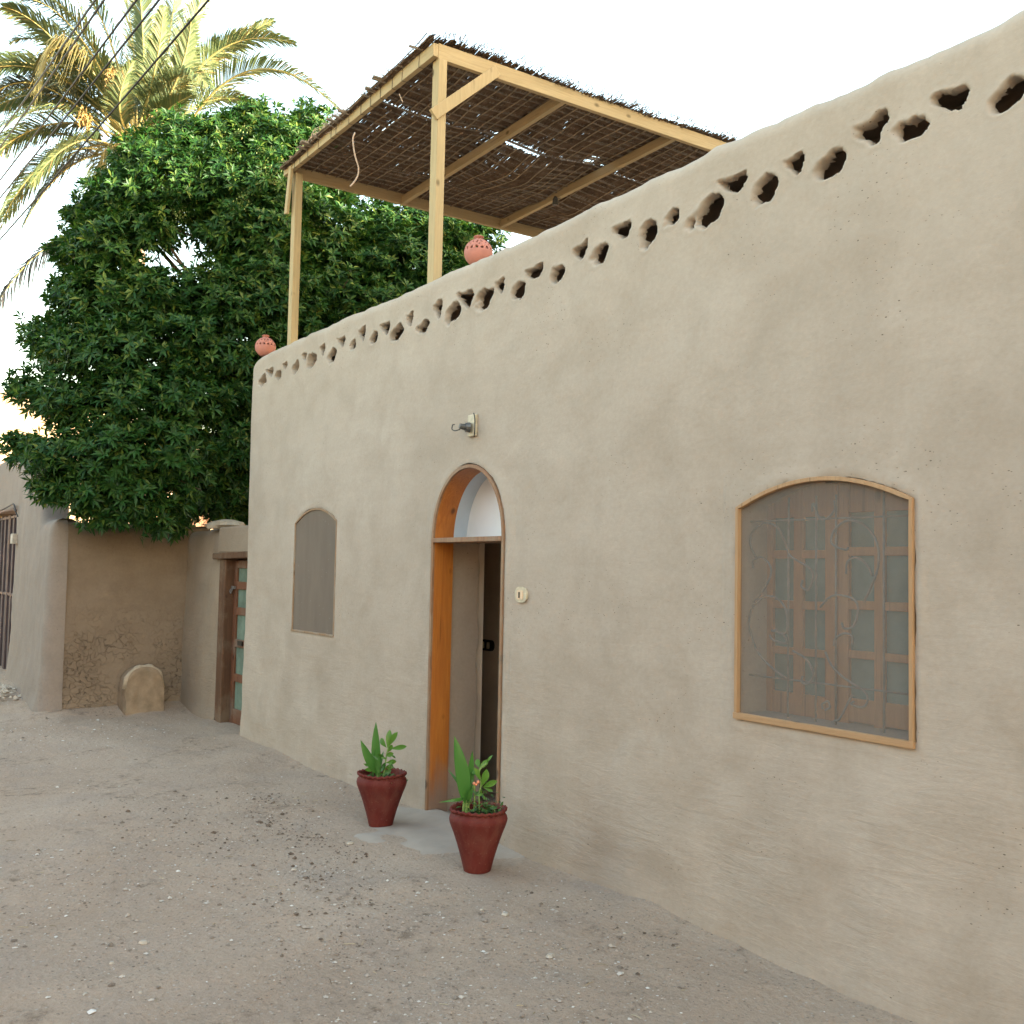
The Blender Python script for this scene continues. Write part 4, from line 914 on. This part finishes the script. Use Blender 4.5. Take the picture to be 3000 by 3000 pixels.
# ================================================================== WALLS AT THE END OF THE LANE
def wall_skin(name, path, h0, thick, mat, parent, zb=-.25, seed=1, step=.06, amp=1.0, lean=.05):
    """a mud wall along a plan polyline: front face, rounded top, back face; front is on the right of travel"""
    P = np.array(path, float); pts = []
    for a, b in zip(P[:-1], P[1:]):
        k = max(1, int(np.linalg.norm(b-a)/step)); pts += [a+(b-a)*i/k for i in range(k)]
    pts.append(P[-1]); pts = np.array(pts); t = np.gradient(pts, axis=0); t /= np.linalg.norm(t, axis=1)[:, None]; nr = np.stack([t[:, 1], -t[:, 0]], -1)
    s = np.concatenate([[0], np.cumsum(np.linalg.norm(np.diff(pts, axis=0), axis=1))])
    hs = np.array([h0(q) if callable(h0) else h0 for q in s])+.025*fbm(s*1.7, s*0+.4, seed, 3)
    zr = np.concatenate([np.linspace(0, .92, 44), [.95, .975, .992, 1.0, 1.0, .98, .6, 0]]); orow = np.concatenate([np.zeros(44), [.01, .03, .07, .13, .7, 1, 1, 1]])
    V = np.zeros((len(pts), len(zr), 3))
    Z = zb+(hs[:, None]-zb)*zr[None]; O = np.where(orow < .5, orow*1.0, orow*thick)[None]
    d = amp*(.016*fbm(s[:, None]*1.2+seed, Z*1.3, seed+1, 3)+.007*fbm(s[:, None]*4, Z*5, seed+2, 3))+.05*np.exp(-np.maximum(Z, 0)/.2)+lean*np.clip(1-Z/2.2, 0, 1)
    off = np.where(orow[None] < .5, -O+d, -O)
    V[:, :, 0] = pts[:, None, 0]+nr[:, None, 0]*off; V[:, :, 1] = pts[:, None, 1]+nr[:, None, 1]*off; V[:, :, 2] = Z
    idx = np.arange(V.shape[0]*V.shape[1]).reshape(V.shape[:2])
    Fa = np.stack([idx[:-1, :-1], idx[:-1, 1:], idx[1:, 1:], idx[1:, :-1]], -1).reshape(-1, 4)
    return mesh_np(name, V, Fa, mat, parent, True, tuple(parent['org']) if parent is not None else (pts[0][0], pts[0][1], 0))
# wall with the old door, next to the house
gw = thing('garden_wall', 'low tan mud wall holding the old glazed door beside the house corner', 'wall', (-12, .2, 0))
o = wall_skin('wall', [(-10.70, .17), (-10.4, .17)], 2.2, .3, M['door_wall'], gw, seed=101)
wall_skin('wall', [(-13.3, .17), (-11.62, .17)], 2.20, .3, M['door_wall'], gw, seed=103, lean=.03)
mb = MB(); mb.box((-11.75, .145, 1.90), (-10.4, .46, 2.20)); ow = build('wall', mb, M['door_wall'], gw, bevel=.02)
mb = MB(); mb.bar((-11.82, .165, 1.865), (-10.45, .165, 1.885), .13, .070, (0, 0, 1)); build('lintel', mb, M['wood_old'], gw, bevel=.012)
dr = MB(); dr.box((-11.64, .13, -.02), (-11.44, .36, 1.83)); df = build('door_frame', dr, M['wood_old'], gw, bevel=.012)
dr = MB(); dr.box((-11.44, .235, .00), (-11.345, .285, 1.815)); 
for z in (.02, .48, .86, 1.215, 1.50, 1.735): dr.box((-11.344, .238, z), (-10.72, .282, z+(.085 if z > .05 else .16)))
dr.box((-10.72, .235, 0), (-10.62, .285, 1.815))
door = build('door', dr, M['wood_red'], gw, bevel=.005)
for z0, z1 in ((.18, .48), (.565, .86), (.945, 1.215), (1.30, 1.50), (1.585, 1.735)):
    mb = MB(); mb.box((-11.35, .258, z0-.004), (-10.715, .264, z1+.004)); build('glass_pane', mb, M['glass_green'], door)
mb = MB(); mb.box((-11.50, .205, 1.50), (-11.36, .232, 1.535)); mb.tube([(-11.43, .20, 1.50), (-11.43, .19, 1.47), (-11.40, .19, 1.45), (-11.38, .20, 1.50)], .008, 6); build('padlock_hasp', mb, M['iron'], door)
mb = MB(); mb.box((-11.22, .222, .885), (-11.08, .236, .935)); build('door_bolt', mb, M['black'], door)
mb = MB(); mb.lathe([(0, 0), (.19, 0), (.22, .04), (.17, .085), (.07, .11), (0, .115)], (-11.95, .30, 2.19), 18, lambda r, z, q, i: (r*(1+.2*math.sin(q*3+i)), z)); o = build('capping_stone', mb, M['mound_top'], None, smooth=False, org=(-11.95, .3, 2.19)); tag(o, 'pale mud brick lying on the garden wall above the old door', 'brick')
# cracked wall facing down the lane
cw = thing('cracked_wall', 'brown cracked mud wall under the dark tree, facing down the lane', 'wall', (-13, -.5, 0))
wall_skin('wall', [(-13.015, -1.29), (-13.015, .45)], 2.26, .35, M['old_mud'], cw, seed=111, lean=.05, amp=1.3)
# grey plastered wall with the metal gate
yw = thing('grey_wall', 'grey plastered lane wall with a dark metal gate at the far left', 'wall', (-15, -1.2, 0))
wall_skin('wall', [(-16.86, -1.2), (-13.12, -1.42), (-13.06, -1.41), (-13.02, -1.38), (-13.0, -1.33), (-13.0, -1.23)], lambda s: 2.28+1.05*float(sstep(2.9, 2.0, s)), .35, M['grey_plaster'], yw, seed=121, lean=.04)
mb = MB(); mb.box((-20.5, -1.20, 2.56), (-16.84, -.85, 3.38)); build('wall', mb, M['grey_plaster'], yw, bevel=.03)
mb = MB(); mb.box((-24, -1.22, -.1), (-19.3, -.85, 3.36)); build('wall', mb, M['grey_plaster'], yw, bevel=.03)
gt = MB(); gt.box((-19.3, -1.10, 0.02), (-18.12, -1.075, 2.5)); gt2 = MB(); gt2.box((-18.08, -1.10, .02), (-16.93, -1.075, 2.5))
for g_ in (gt, gt2):
    l_, r_ = g_.v[0][0], g_.v[-1][0]
    for x in np.linspace(l_+.02, r_-.02, 4): g_.box((x-.02, -1.13, .02), (x+.02, -1.101, 2.5))
    for z in (.05, 1.25, 2.46): g_.box((l_, -1.125, z-.02), (r_, -1.1015, z+.02))
gate = build('gate_leaf', gt, M['gate_metal'], yw, bevel=.003); build('gate_leaf', gt2, M['gate_metal'], yw, bevel=.003)
mb = MB(); mb.tube([(-16.9, -1.17, 2.555), (-18, -1.19, 2.56), (-19.4, -1.19, 2.545)], .022, 8); mb.box((-16.935, -1.165, .0), (-16.865, -1.07, 2.54)); build('gate_frame', mb, M['gate_metal'], yw)
mb = MB(); mb.tube(smooth_curve([(-16.6, -1.27, 2.5), (-16.75, -1.28, 2.60), (-17.0, -1.27, 2.61), (-17.6, -1.26, 2.59), (-18.6, -1.26, 2.55)]), .012, 5); mb.tube(smooth_curve([(-16.55, -1.25, 2.42), (-16.7, -1.28, 2.53), (-17.1, -1.27, 2.55)]), .010, 5); build('cable', mb, M['wire'], yw)
mb = MB(); mb.box((-16.80, -1.30, 2.02), (-16.62, -1.21, 2.17)); o = build('meter_box', mb, M['stone'], None, bevel=.01, org=(-16.71, -1.25, 2.09)); tag(o, 'small pale box on the grey wall beside the metal gate', 'box')
# clay mound against the cracked wall
mo = thing('clay_mound', 'arched orange clay stump standing against the cracked mud wall', 'clay stump', (-12.68, -.40, 0))
mb = MB(); rows = []
for i in range(15):          # a stubby half round block, front face slightly leaning
    u = -1+2*i/14; hgt = .30+.25*(1-abs(u)**2.4)**.55; y = -.385+.225*u
    col_ = []
    for k in range(11):
        q = k/10; x = -12.54-.02*math.sin(q*3)-.05*q+.015*float(vnoise(u*3, q*4, 131)); col_.append((x, y*(1)+.01*float(vnoise(u*4, q*5, 132)), -.05+(hgt+.05)*q))
    col_ += [(-12.72, y, hgt+.0), (-12.95, y, hgt-.02)]
    rows.append(col_)
mb.quadgrid(rows); build('front', mb, M['mound'], mo, smooth=True)
for s_ in (0, -1):
    mb = MB(); b = len(mb.v); mb.v += [tuple(p_) for p_ in rows[s_]]+[(-12.95, rows[s_][0][1], -.05)]; mb.f.append(tuple(range(b, len(mb.v)))); build('side', mb, M['mound'], mo)
mb = MB(); cr = [r_[10] for r_ in rows]
mb.tube(np.array(cr)+np.array([-.05, 0, -.008]), .034+.008*np.sin(np.arange(15)*1.7), 8); build('rim', mb, M['mound_top'], mo, smooth=True)
# rubble heap by the gate
k = 150; rp = np.column_stack([rng.normal(-15.1, .42, k), rng.normal(-1.62, .14, k), np.zeros(k)]); rr = np.hypot((rp[:, 0]+15.1)/.8, (rp[:, 1]+1.62)/.3); rp[:, 2] = .12*np.exp(-rr**2)
o = scatter_stones('rubble_heap', rp, rng.uniform(.015, .05, k), M['stone'], .8); tag(o, 'grey rubble heaped at the foot of the gate wall', 'rubble')

# ================================================================== FAR HOUSE
fh = thing('far_house', 'sunlit mud brick house far behind the tree at the left edge', 'house', (-31, 1, 0))
mb = MB(); mb.box((-36, -9, -.2), (-28, 3.0, 6.0)); build('wall', mb, M['far_wall'], fh, bevel=.1)
mb = MB(); mb.box((-36, 3.0, -.2), (-28.6, 13.0, 5.45)); build('wall', mb, M['far_wall'], fh, bevel=.1)
for (y, z) in ((-3.5, 3.0), (4.8, 2.8), (9.5, 2.8)):
    mb = MB(); xx = -28.0 if y < 3 else -28.6; mb.box((xx-.1, y, z), (xx+.03, y+.9, z+1.2)); build('window', mb, M['wood_old'], fh)

oh = thing('added_shade_house', 'plain mud plastered house added unseen across the lane to shade the facade', 'house', (-3, -9.2, 0))  # unseen houses added to cut the skylight on the lower facade and lane
for (x0, x1, h, y) in ((-15.5, -7.2, 4.6, -9.1), (-7.2, 1.5, 5.3, -9.3), (1.5, 9.0, 4.8, -9.0)):
    mb = MB(); mb.box((x0, y-5, -.2), (x1-.003, y, h)); build('wall', mb, M['plaster'], oh, bevel=.06)
    for k in (.3, .7):
        xx = x0+(x1-x0)*k; mb = MB(); mb.box((xx-.5, y-.1, 1.3), (xx+.5, y+.03, 2.6)); build('shutter', mb, M['wood_old'], oh)

# ================================================================== THE DARK TREE
def cam_xyz(x, y, depth): return at(x*1.5528, y*1.5528, depth)     # contact sheet coordinates of the photograph
tree = thing('broadleaf_tree', 'dense dark green broadleaf tree overhanging the lane walls beside the house', 'tree', (-12.9, 1.9, 0))
CL = [(480, 238, 50, 14.0), (592, 252, 50, 14.3), (535, 292, 68, 13.7), (420, 272, 60, 13.8), (345, 272, 62, 13.6), (275, 305, 58, 13.4), (210, 365, 46, 13.1), (160, 408, 36, 12.9),
      (235, 390, 66, 12.8), (330, 345, 78, 12.9), (430, 345, 82, 13.0), (530, 360, 80, 13.0), (615, 330, 66, 14.0), (150, 475, 44, 12.9), (200, 470, 68, 12.6), (290, 420, 60, 12.7), (430, 430, 70, 12.9), (500, 450, 86, 12.9), (600, 440, 86, 13.6),
      (140, 560, 44, 12.8), (205, 560, 76, 12.5), (290, 560, 66, 12.5), (420, 560, 80, 12.7), (510, 550, 90, 12.9), (630, 545, 100, 13.6), (740, 520, 100, 14.0), (835, 465, 66, 14.3), (895, 440, 56, 14.6), (700, 440, 70, 14.2), (780, 430, 60, 14.4),
      (95, 640, 48, 12.6), (160, 660, 72, 12.3), (255, 660, 88, 12.3), (360, 655, 84, 12.5), (455, 650, 82, 12.7), (560, 640, 90, 13.3), (690, 600, 90, 13.7), (820, 540, 70, 14.0),
      (62, 735, 44, 12.4), (140, 755, 72, 12.1), (240, 760, 88, 12.1), (345, 755, 84, 12.3), (440, 745, 70, 12.7), (530, 700, 80, 13.0),
      (50, 845, 40, 12.1), (120, 860, 66, 11.9), (215, 855, 82, 11.9), (325, 850, 80, 12.2), (425, 830, 66, 12.7), (100, 915, 36, 11.8), (170, 930, 50, 11.8), (250, 925, 54, 11.9), (325, 930, 46, 12.2), (405, 905, 52, 12.9), (455, 880, 50, 13.0), (430, 940, 46, 13.6), (350, 960, 34, 13.2), (462, 955, 42, 14.0), (255, 965, 34, 13.2), (390, 930, 44, 14.2), (180, 962, 36, 11.9), (228, 970, 36, 11.9), (290, 972, 36, 12.1), (330, 980, 30, 12.6), (420, 965, 34, 13.4)]
ros = []
clump = []
for (x, y, r, dpt) in CL:
    c = cam_xyz(x, y, dpt); R = r*1.5528/FPX*dpt; clump.append((c, R, 1.0))
    if y < 700: clump.append((cam_xyz(x+rng.normal(0, 12), y+rng.normal(0, 12), dpt+1.5), R*1.05, .45))
for (c, R, dens) in clump:
    k = int(600*dens*R*R/.16*.62)
    d = rng.normal(0, 1, (k, 3)); d /= np.linalg.norm(d, axis=1)[:, None]
    lump = 1+.30*np.sin(d[:, 0]*5+c[0]*7)*np.sin(d[:, 1]*5+c[1]*5)*np.sin(d[:, 2]*6+c[2]*3)
    rad = R*(rng.random(k)**.45)*1.06*lump
    pos = c+d*rad[:, None]*np.array([1, 1, .92]); ros.append(np.concatenate([pos, d], 1))
ros = np.concatenate(ros)
# a couple of thin places where sky shows through
gap = np.ones(len(ros))
rel = ros[:, :3]-CAM; dp_ = rel @ Fv; gx_ = (1500+FPX*(rel @ Rv)/dp_)/1.5528; gy_ = (1500-FPX*(rel @ Uv)/dp_)/1.5528
for (x, y, rx, ry) in ((345, 425, 16, 14), (380, 455, 20, 12), (395, 420, 12, 16), (350, 490, 22, 9), (385, 500, 16, 9), (330, 455, 12, 12), (540, 480, 22, 16), (735, 555, 30, 30), (760, 525, 18, 26), (205, 590, 20, 16), (310, 690, 30, 22), (270, 760, 18, 14), (450, 760, 18, 26), (150, 715, 34, 18), (250, 790, 30, 14), (395, 830, 24, 16), (110, 800, 16, 10)):
    gap *= 1-.55*np.exp(-(((gx_-x)/rx)**2+((gy_-y)/ry)**2)**1.3)
edge = sstep(-.9, .4, fbm(gx_*.045, gy_*.045, 151, 3)); ros = ros[rng.random(len(ros)) < gap*(.30+.70*edge)]
NR = len(ros); LPR = 8
def leaf_batch(pos, outd, L, W, lpr):
    k = len(pos)
    up = outd*.75+np.array([0, 0, .55])+rng.normal(0, .35, (k, 3)); up /= np.linalg.norm(up, axis=1)[:, None]
    a = np.cross(up, np.tile([[.3, .2, .9]], (k, 1))); a /= np.linalg.norm(a, axis=1)[:, None]; b = np.cross(up, a)
    ang = (np.arange(lpr)[None]*2.399+rng.uniform(0, 6.28, (k, 1))); el = rng.uniform(.05, .85, (k, lpr))
    dirs = (np.cos(ang)*np.cos(el))[..., None]*a[:, None]+(np.sin(ang)*np.cos(el))[..., None]*b[:, None]+np.sin(el)[..., None]*up[:, None]
    LL = L*rng.uniform(.7, 1.2, (k, lpr, 1)); base = pos[:, None]+up[:, None]*rng.uniform(-.03, .02, (k, lpr, 1))
    side = np.cross(dirs, up[:, None]); side /= np.linalg.norm(side, axis=-1)[..., None]+1e-9
    nrm = np.cross(side, dirs)
    droop = np.array([0, 0, -1.0])
    p0 = base; p1 = base+dirs*LL*.5; p2 = base+dirs*LL+droop*LL*.14
    hw = W*.5*rng.uniform(.8, 1.2, (k, lpr, 1))
    V = np.stack([p0, p1+side*hw+nrm*hw*.35, p1-side*hw+nrm*hw*.35, p1, p2], 2)    # 5 verts
    return V.reshape(-1, 5, 3)
V = leaf_batch(ros[:, :3], ros[:, 3:], .124, .037, LPR)
dist = np.linalg.norm(V[:, 4]-CAM, axis=1); order = np.argsort(dist)
near, rest = order[:300], order[300:]
LF = np.array([[0, 3, 1], [1, 3, 4], [0, 2, 3], [2, 4, 3]])
Fa = (LF[None]+np.arange(len(rest))[:, None, None]*5).reshape(-1, 3)
crown = mesh_np('crown', V[rest].reshape(-1, 3), Fa, M['tree_leaf'], tree, False, tuple(tree['org'])); kind(crown, 'stuff')
for i in near:
    me = bpy.data.meshes.new('leaf'); P5 = V[i]-np.array(tree['org']); me.from_pydata(P5.tolist(), [], [tuple(map(int, f)) for f in LF]); me.materials.append(M['tree_leaf'])
    o = bpy.data.objects.new('leaf', me); link(o, tree)
# pale flower buds in clusters
mb = MB()
for (x, y) in ((430, 290), (455, 375), (285, 530), (490, 280), (340, 405), (500, 320), (420, 270), (560, 330), (305, 600), (520, 345), (175, 600), (470, 240)):
    c = cam_xyz(x+rng.normal(0, 4), y+rng.normal(0, 4), 12.35 if y > 300 else 12.9)
    for i in range(60):
        p_ = c+rng.normal(0, .06, 3); d = rng.normal(0, 1, 3); d /= np.linalg.norm(d); mb.leaf(p_, p_+d*.03, .014, (0, .2, 1), 0, .1, None, 2)
kind(build('flower_cluster', mb, M['flower'], tree), 'stuff')
mb = MB(); base = np.array([-12.9, 1.9, -.1])
trunk_top = np.array([-12.9, 1.7, 2.6]); mb.tube(smooth_curve([base, base+np.array([.05, 0, 1.2]), trunk_top], 5), np.linspace(.24, .17, 11), 12); build('trunk', mb, M['bark'], tree, smooth=True)
for k, (x, y, r, dpt) in enumerate(CL):
    if k < 56 and k % 3 == 0 or k in (25, 27, 45):
        c = cam_xyz(x, y, dpt); mid = (trunk_top*.55+c*.45)+np.array([rng.normal(0, .2), rng.normal(0, .2), .25 if c[2] > 3.5 else .6])
        mb = MB(); q = smooth_curve([trunk_top-np.array([0, 0, .3]), mid, c], 6); mb.tube(q, np.linspace(.075, .012, len(q)), 7)
        for j in range(4):
            d = rng.normal(0, 1, 3); d /= np.linalg.norm(d); s0 = q[int(len(q)*.55)+j % 4]; mb.tube([s0, s0+d*.3+np.array([0, 0, .05]), s0+d*.6+np.array([0, 0, .12])], [.014, .010, .005], 5)
        build('limb', mb, M['bark'], tree, smooth=True)

# ================================================================== DATE PALM
palm = thing('date_palm', 'tall date palm with feathery sunlit fronds and orange dates behind the tree', 'palm', (-20.35, 1.1, 0))
CROWN = at(400, 415, 20.0)
mb = MB(); zs = np.linspace(-.2, CROWN[2]-.1, 46)
mb.tube(np.stack([-20.35+(CROWN[0]+20.35)*(zs/CROWN[2])**2, 1.1+(CROWN[1]-1.1)*(zs/CROWN[2])**2, zs], -1), .20+.03*np.abs(np.sin(np.arange(46)*1.57))+.08*sstep(6, 10, zs), 14); build('trunk', mb, M['palm_bark'], palm, smooth=True)
def frond(P0, P1, P2, mat, nl=100, ll=.56, wid=.028, roll=0.0, droop=.25, vee=.35, thin=1.0):
    P0, P1, P2 = map(lambda q: np.array(q, float), (P0, P1, P2)); c = 2*P1-(P0+P2)/2
    f = lambda t: (1-t)**2*P0+2*t*(1-t)*c+t*t*P2; df = lambda t: 2*(1-t)*(c-P0)+2*t*(P2-c)
    mb = MB(); ts = np.linspace(0, 1, 16); mb.tube([f(t) for t in ts], np.linspace(.024, .005, 16), 5)
    rib = len(mb.f)
    for i in range(nl):
        t = .14+.86*(i+.5)/nl; p_ = f(t); tg = df(t); tg /= np.linalg.norm(tg)
        s = np.cross(tg, [0, 0, 1.0]); nn = np.linalg.norm(s)
        s = s/nn if nn > .15 else np.cross(tg, [Fv[0], Fv[1], 0])/max(1e-3, np.linalg.norm(np.cross(tg, [Fv[0], Fv[1], 0])))
        u = np.cross(s, tg); cr_, sr_ = math.cos(roll), math.sin(roll); s, u = s*cr_+u*sr_, u*cr_-s*sr_
        L = ll*(math.sin(math.pi*min(1, .12+t*.88)**.75)**.6+.12)*rng.uniform(.85, 1.12)
        fw = .62+.75*t
        for sg in (-1, 1):
            d = tg*fw+sg*s*.85+u*(vee+rng.normal(0, .12)); d /= np.linalg.norm(d)
            e1 = p_+d*L*.5; e2 = p_+d*L+np.array([0, 0, -droop*L*rng.uniform(.6, 1.3)])
            wv = np.cross(d, u+rng.normal(0, .25, 3)); wv /= np.linalg.norm(wv)+1e-9; w = wid*thin*rng.uniform(.8, 1.15)/2
            b = len(mb.v); mb.v += [tuple(p_+wv*w*.6), tuple(p_-wv*w*.6), tuple(e1+wv*w), tuple(e1-wv*w), tuple(e2)]
            mb.f += [(b, b+2, b+3, b+1), (b+2, b+4, b+3)]
    me_o = build('frond', mb, M[mat], palm); me_o.data.materials.append(M['rachis'])
    for i in range(rib): me_o.data.polygons[i].material_index = 1
    return me_o
def F(px, d, mat='frond', **kw):
    frond(*[at(x, y, 20+dd) for (x, y), dd in zip(px, d)], mat, **kw)
F([(480, 380), (640, 150), (865, 128)], (0, -.4, -.6), roll=.35, vee=.2)
F([(520, 420), (740, 205), (1000, 330)], (-.3, -.9, -1.4), roll=.25)
F([(455, 400), (610, 190), (800, 60)], (.2, .6, .8), roll=.5, vee=.1)
F([(420, 380), (420, 120), (395, -160)], (0, -.3, -.8), roll=.1, ll=.55)
F([(450, 380), (545, 110), (640, -110)], (0, .2, 0), roll=.5, ll=.55)
F([(470, 340), (500, 80), (545, -190)], (.3, .6, .4), roll=.2, ll=.55)
F([(400, 380), (385, 90), (330, -170)], (.5, 1.0, 1.2), ll=.5)
F([(335, 340), (265, 110), (190, -100)], (.2, .3, .3), roll=-.2, ll=.42)
F([(320, 360), (165, 125), (10, 20)], (-.2, -.7, -1.2), roll=-.5, vee=.1, ll=.55)
F([(300, 380), (120, 210), (-70, 200)], (.1, .3, .3), roll=-.3)
F([(300, 400), (140, 300), (-40, 330)], (.5, 1.1, 1.6), 'frond_shaded', roll=-.2)
F([(290, 430), (95, 390), (-60, 480)], (.4, .4, .6), 'frond_shaded', droop=.6)
F([(300, 440), (140, 470), (10, 640)], (0, -.4, -.3), droop=.9, ll=.55)
F([(330, 450), (190, 500), (70, 660)], (.3, -.2, -.6), 'frond_shaded', droop=.8, ll=.55)
F([(320, 400), (120, 250), (-30, 290)], (-.3, -.9, -1.2), 'frond_shaded', droop=.5)
F([(360, 400), (290, 260), (165, 150)], (-.3, -.7, -1.0), droop=.3)
F([(330, 300), (190, 140), (110, 250)], (-.6, -1.1, -1.4), 'frond_dry', droop=1.0, vee=0, ll=.65)
F([(350, 420), (300, 470), (285, 610)], (-.2, -.5, -.5), 'frond_dry', droop=.9, ll=.4)
F([(380, 420), (395, 480), (430, 620)], (-.2, -.6, -.7), 'frond_dry', droop=.9, ll=.4)
F([(330, 430), (215, 420), (90, 540)], (-.3, -.8, -.9), 'frond', droop=.7, ll=.45)
F([(420, 400), (480, 330), (560, 280)], (-.5, -.9, -1.3), ll=.5)
F([(430, 380), (520, 230), (560, 60)], (-.3, -.7, -1.0), ll=.55, roll=.4)
F([(410, 360), (455, 200), (480, 20)], (-.3, -.8, -1.3), ll=.5, roll=-.3)
F([(480, 400), (600, 300), (740, 300)], (.3, .7, .8), roll=.3)
F([(470, 430), (560, 400), (640, 480)], (-.5, -1.0, -1.2), droop=.6)
F([(380, 400), (350, 300), (390, 180)], (-.5, -1.0, -1.3), 'frond', ll=.4)
F([(340, 690), (135, 725), (-40, 950)], (-.5, -.8, -.9), 'frond_dead_backlit', droop=.8, ll=.50, vee=-.1, nl=70, wid=.04)
for i in range(42):
    a = rng.uniform(2.6, 5.6) if i % 2 else rng.uniform(0, 6.28); e = rng.uniform(-.35, 1.15); L = rng.uniform(2.4, 3.5); d = np.array([math.cos(a)*math.cos(e), math.sin(a)*math.cos(e), math.sin(e)])
    if d @ Fv < -.75: continue
    frond(CROWN+d*.2, CROWN+d*L*.55+np.array([0, 0, .35]), CROWN+d*L+np.array([0, 0, -.55]), 'frond', droop=.45, nl=80, roll=rng.normal(0, .3))
for (x, y, sc_) in ((325, 235, .8), (245, 355, .55), (455, 345, .7)):
    c = at(x, y, 19.2); top_ = c+np.array([0, 0, .28*sc_]); mb = MB()
    for i in range(55):
        e = c+rng.normal(0, .11, 3)*sc_+np.array([0, 0, -.12*sc_]); m_ = (top_+e)/2+rng.normal(0, .05, 3)+np.array([0, 0, .05]); mb.tube([top_, m_, e], [.006, .006, .005], 3)
        for k in range(2):
            q = m_+(e-m_)*rng.random(); mb.box(q-np.array([.012, .012, .016]), q+np.array([.012, .012, .016]))
    kind(build('date_cluster', mb, M['dates'], palm), 'stuff')

# ================================================================== OVERHEAD CABLES
for (t, l, lab) in (((279, 0), (0, 392), 'thin dark overhead cable crossing the palm, uppermost at the left edge'), ((305, 0), (0, 432), 'thin dark overhead cable running close beside the uppermost one'), ((400, 0), (0, 528), 'middle dark overhead cable of the five crossing the palm'), ((466, 0), (0, 580), 'dark overhead cable just right of the middle one'), ((611, 0), (0, 702), 'lowest dark overhead cable, crossing the tree top on its own')):
    A, B = at(*t, 9.0), at(*l, 15.0); d = B-A
    pts = [A+d*k+np.array([0, 0, -.10*(1-(2*k-1)**2/9)+.09]) for k in np.linspace(-1.0, 2.0, 25)]
    mb = MB(); mb.tube(pts, .011, 6); o = build('overhead_cable', mb, M['wire'], None, smooth=True, org=tuple(A)); tag(o, lab, 'cable', 'overhead cables over the lane')
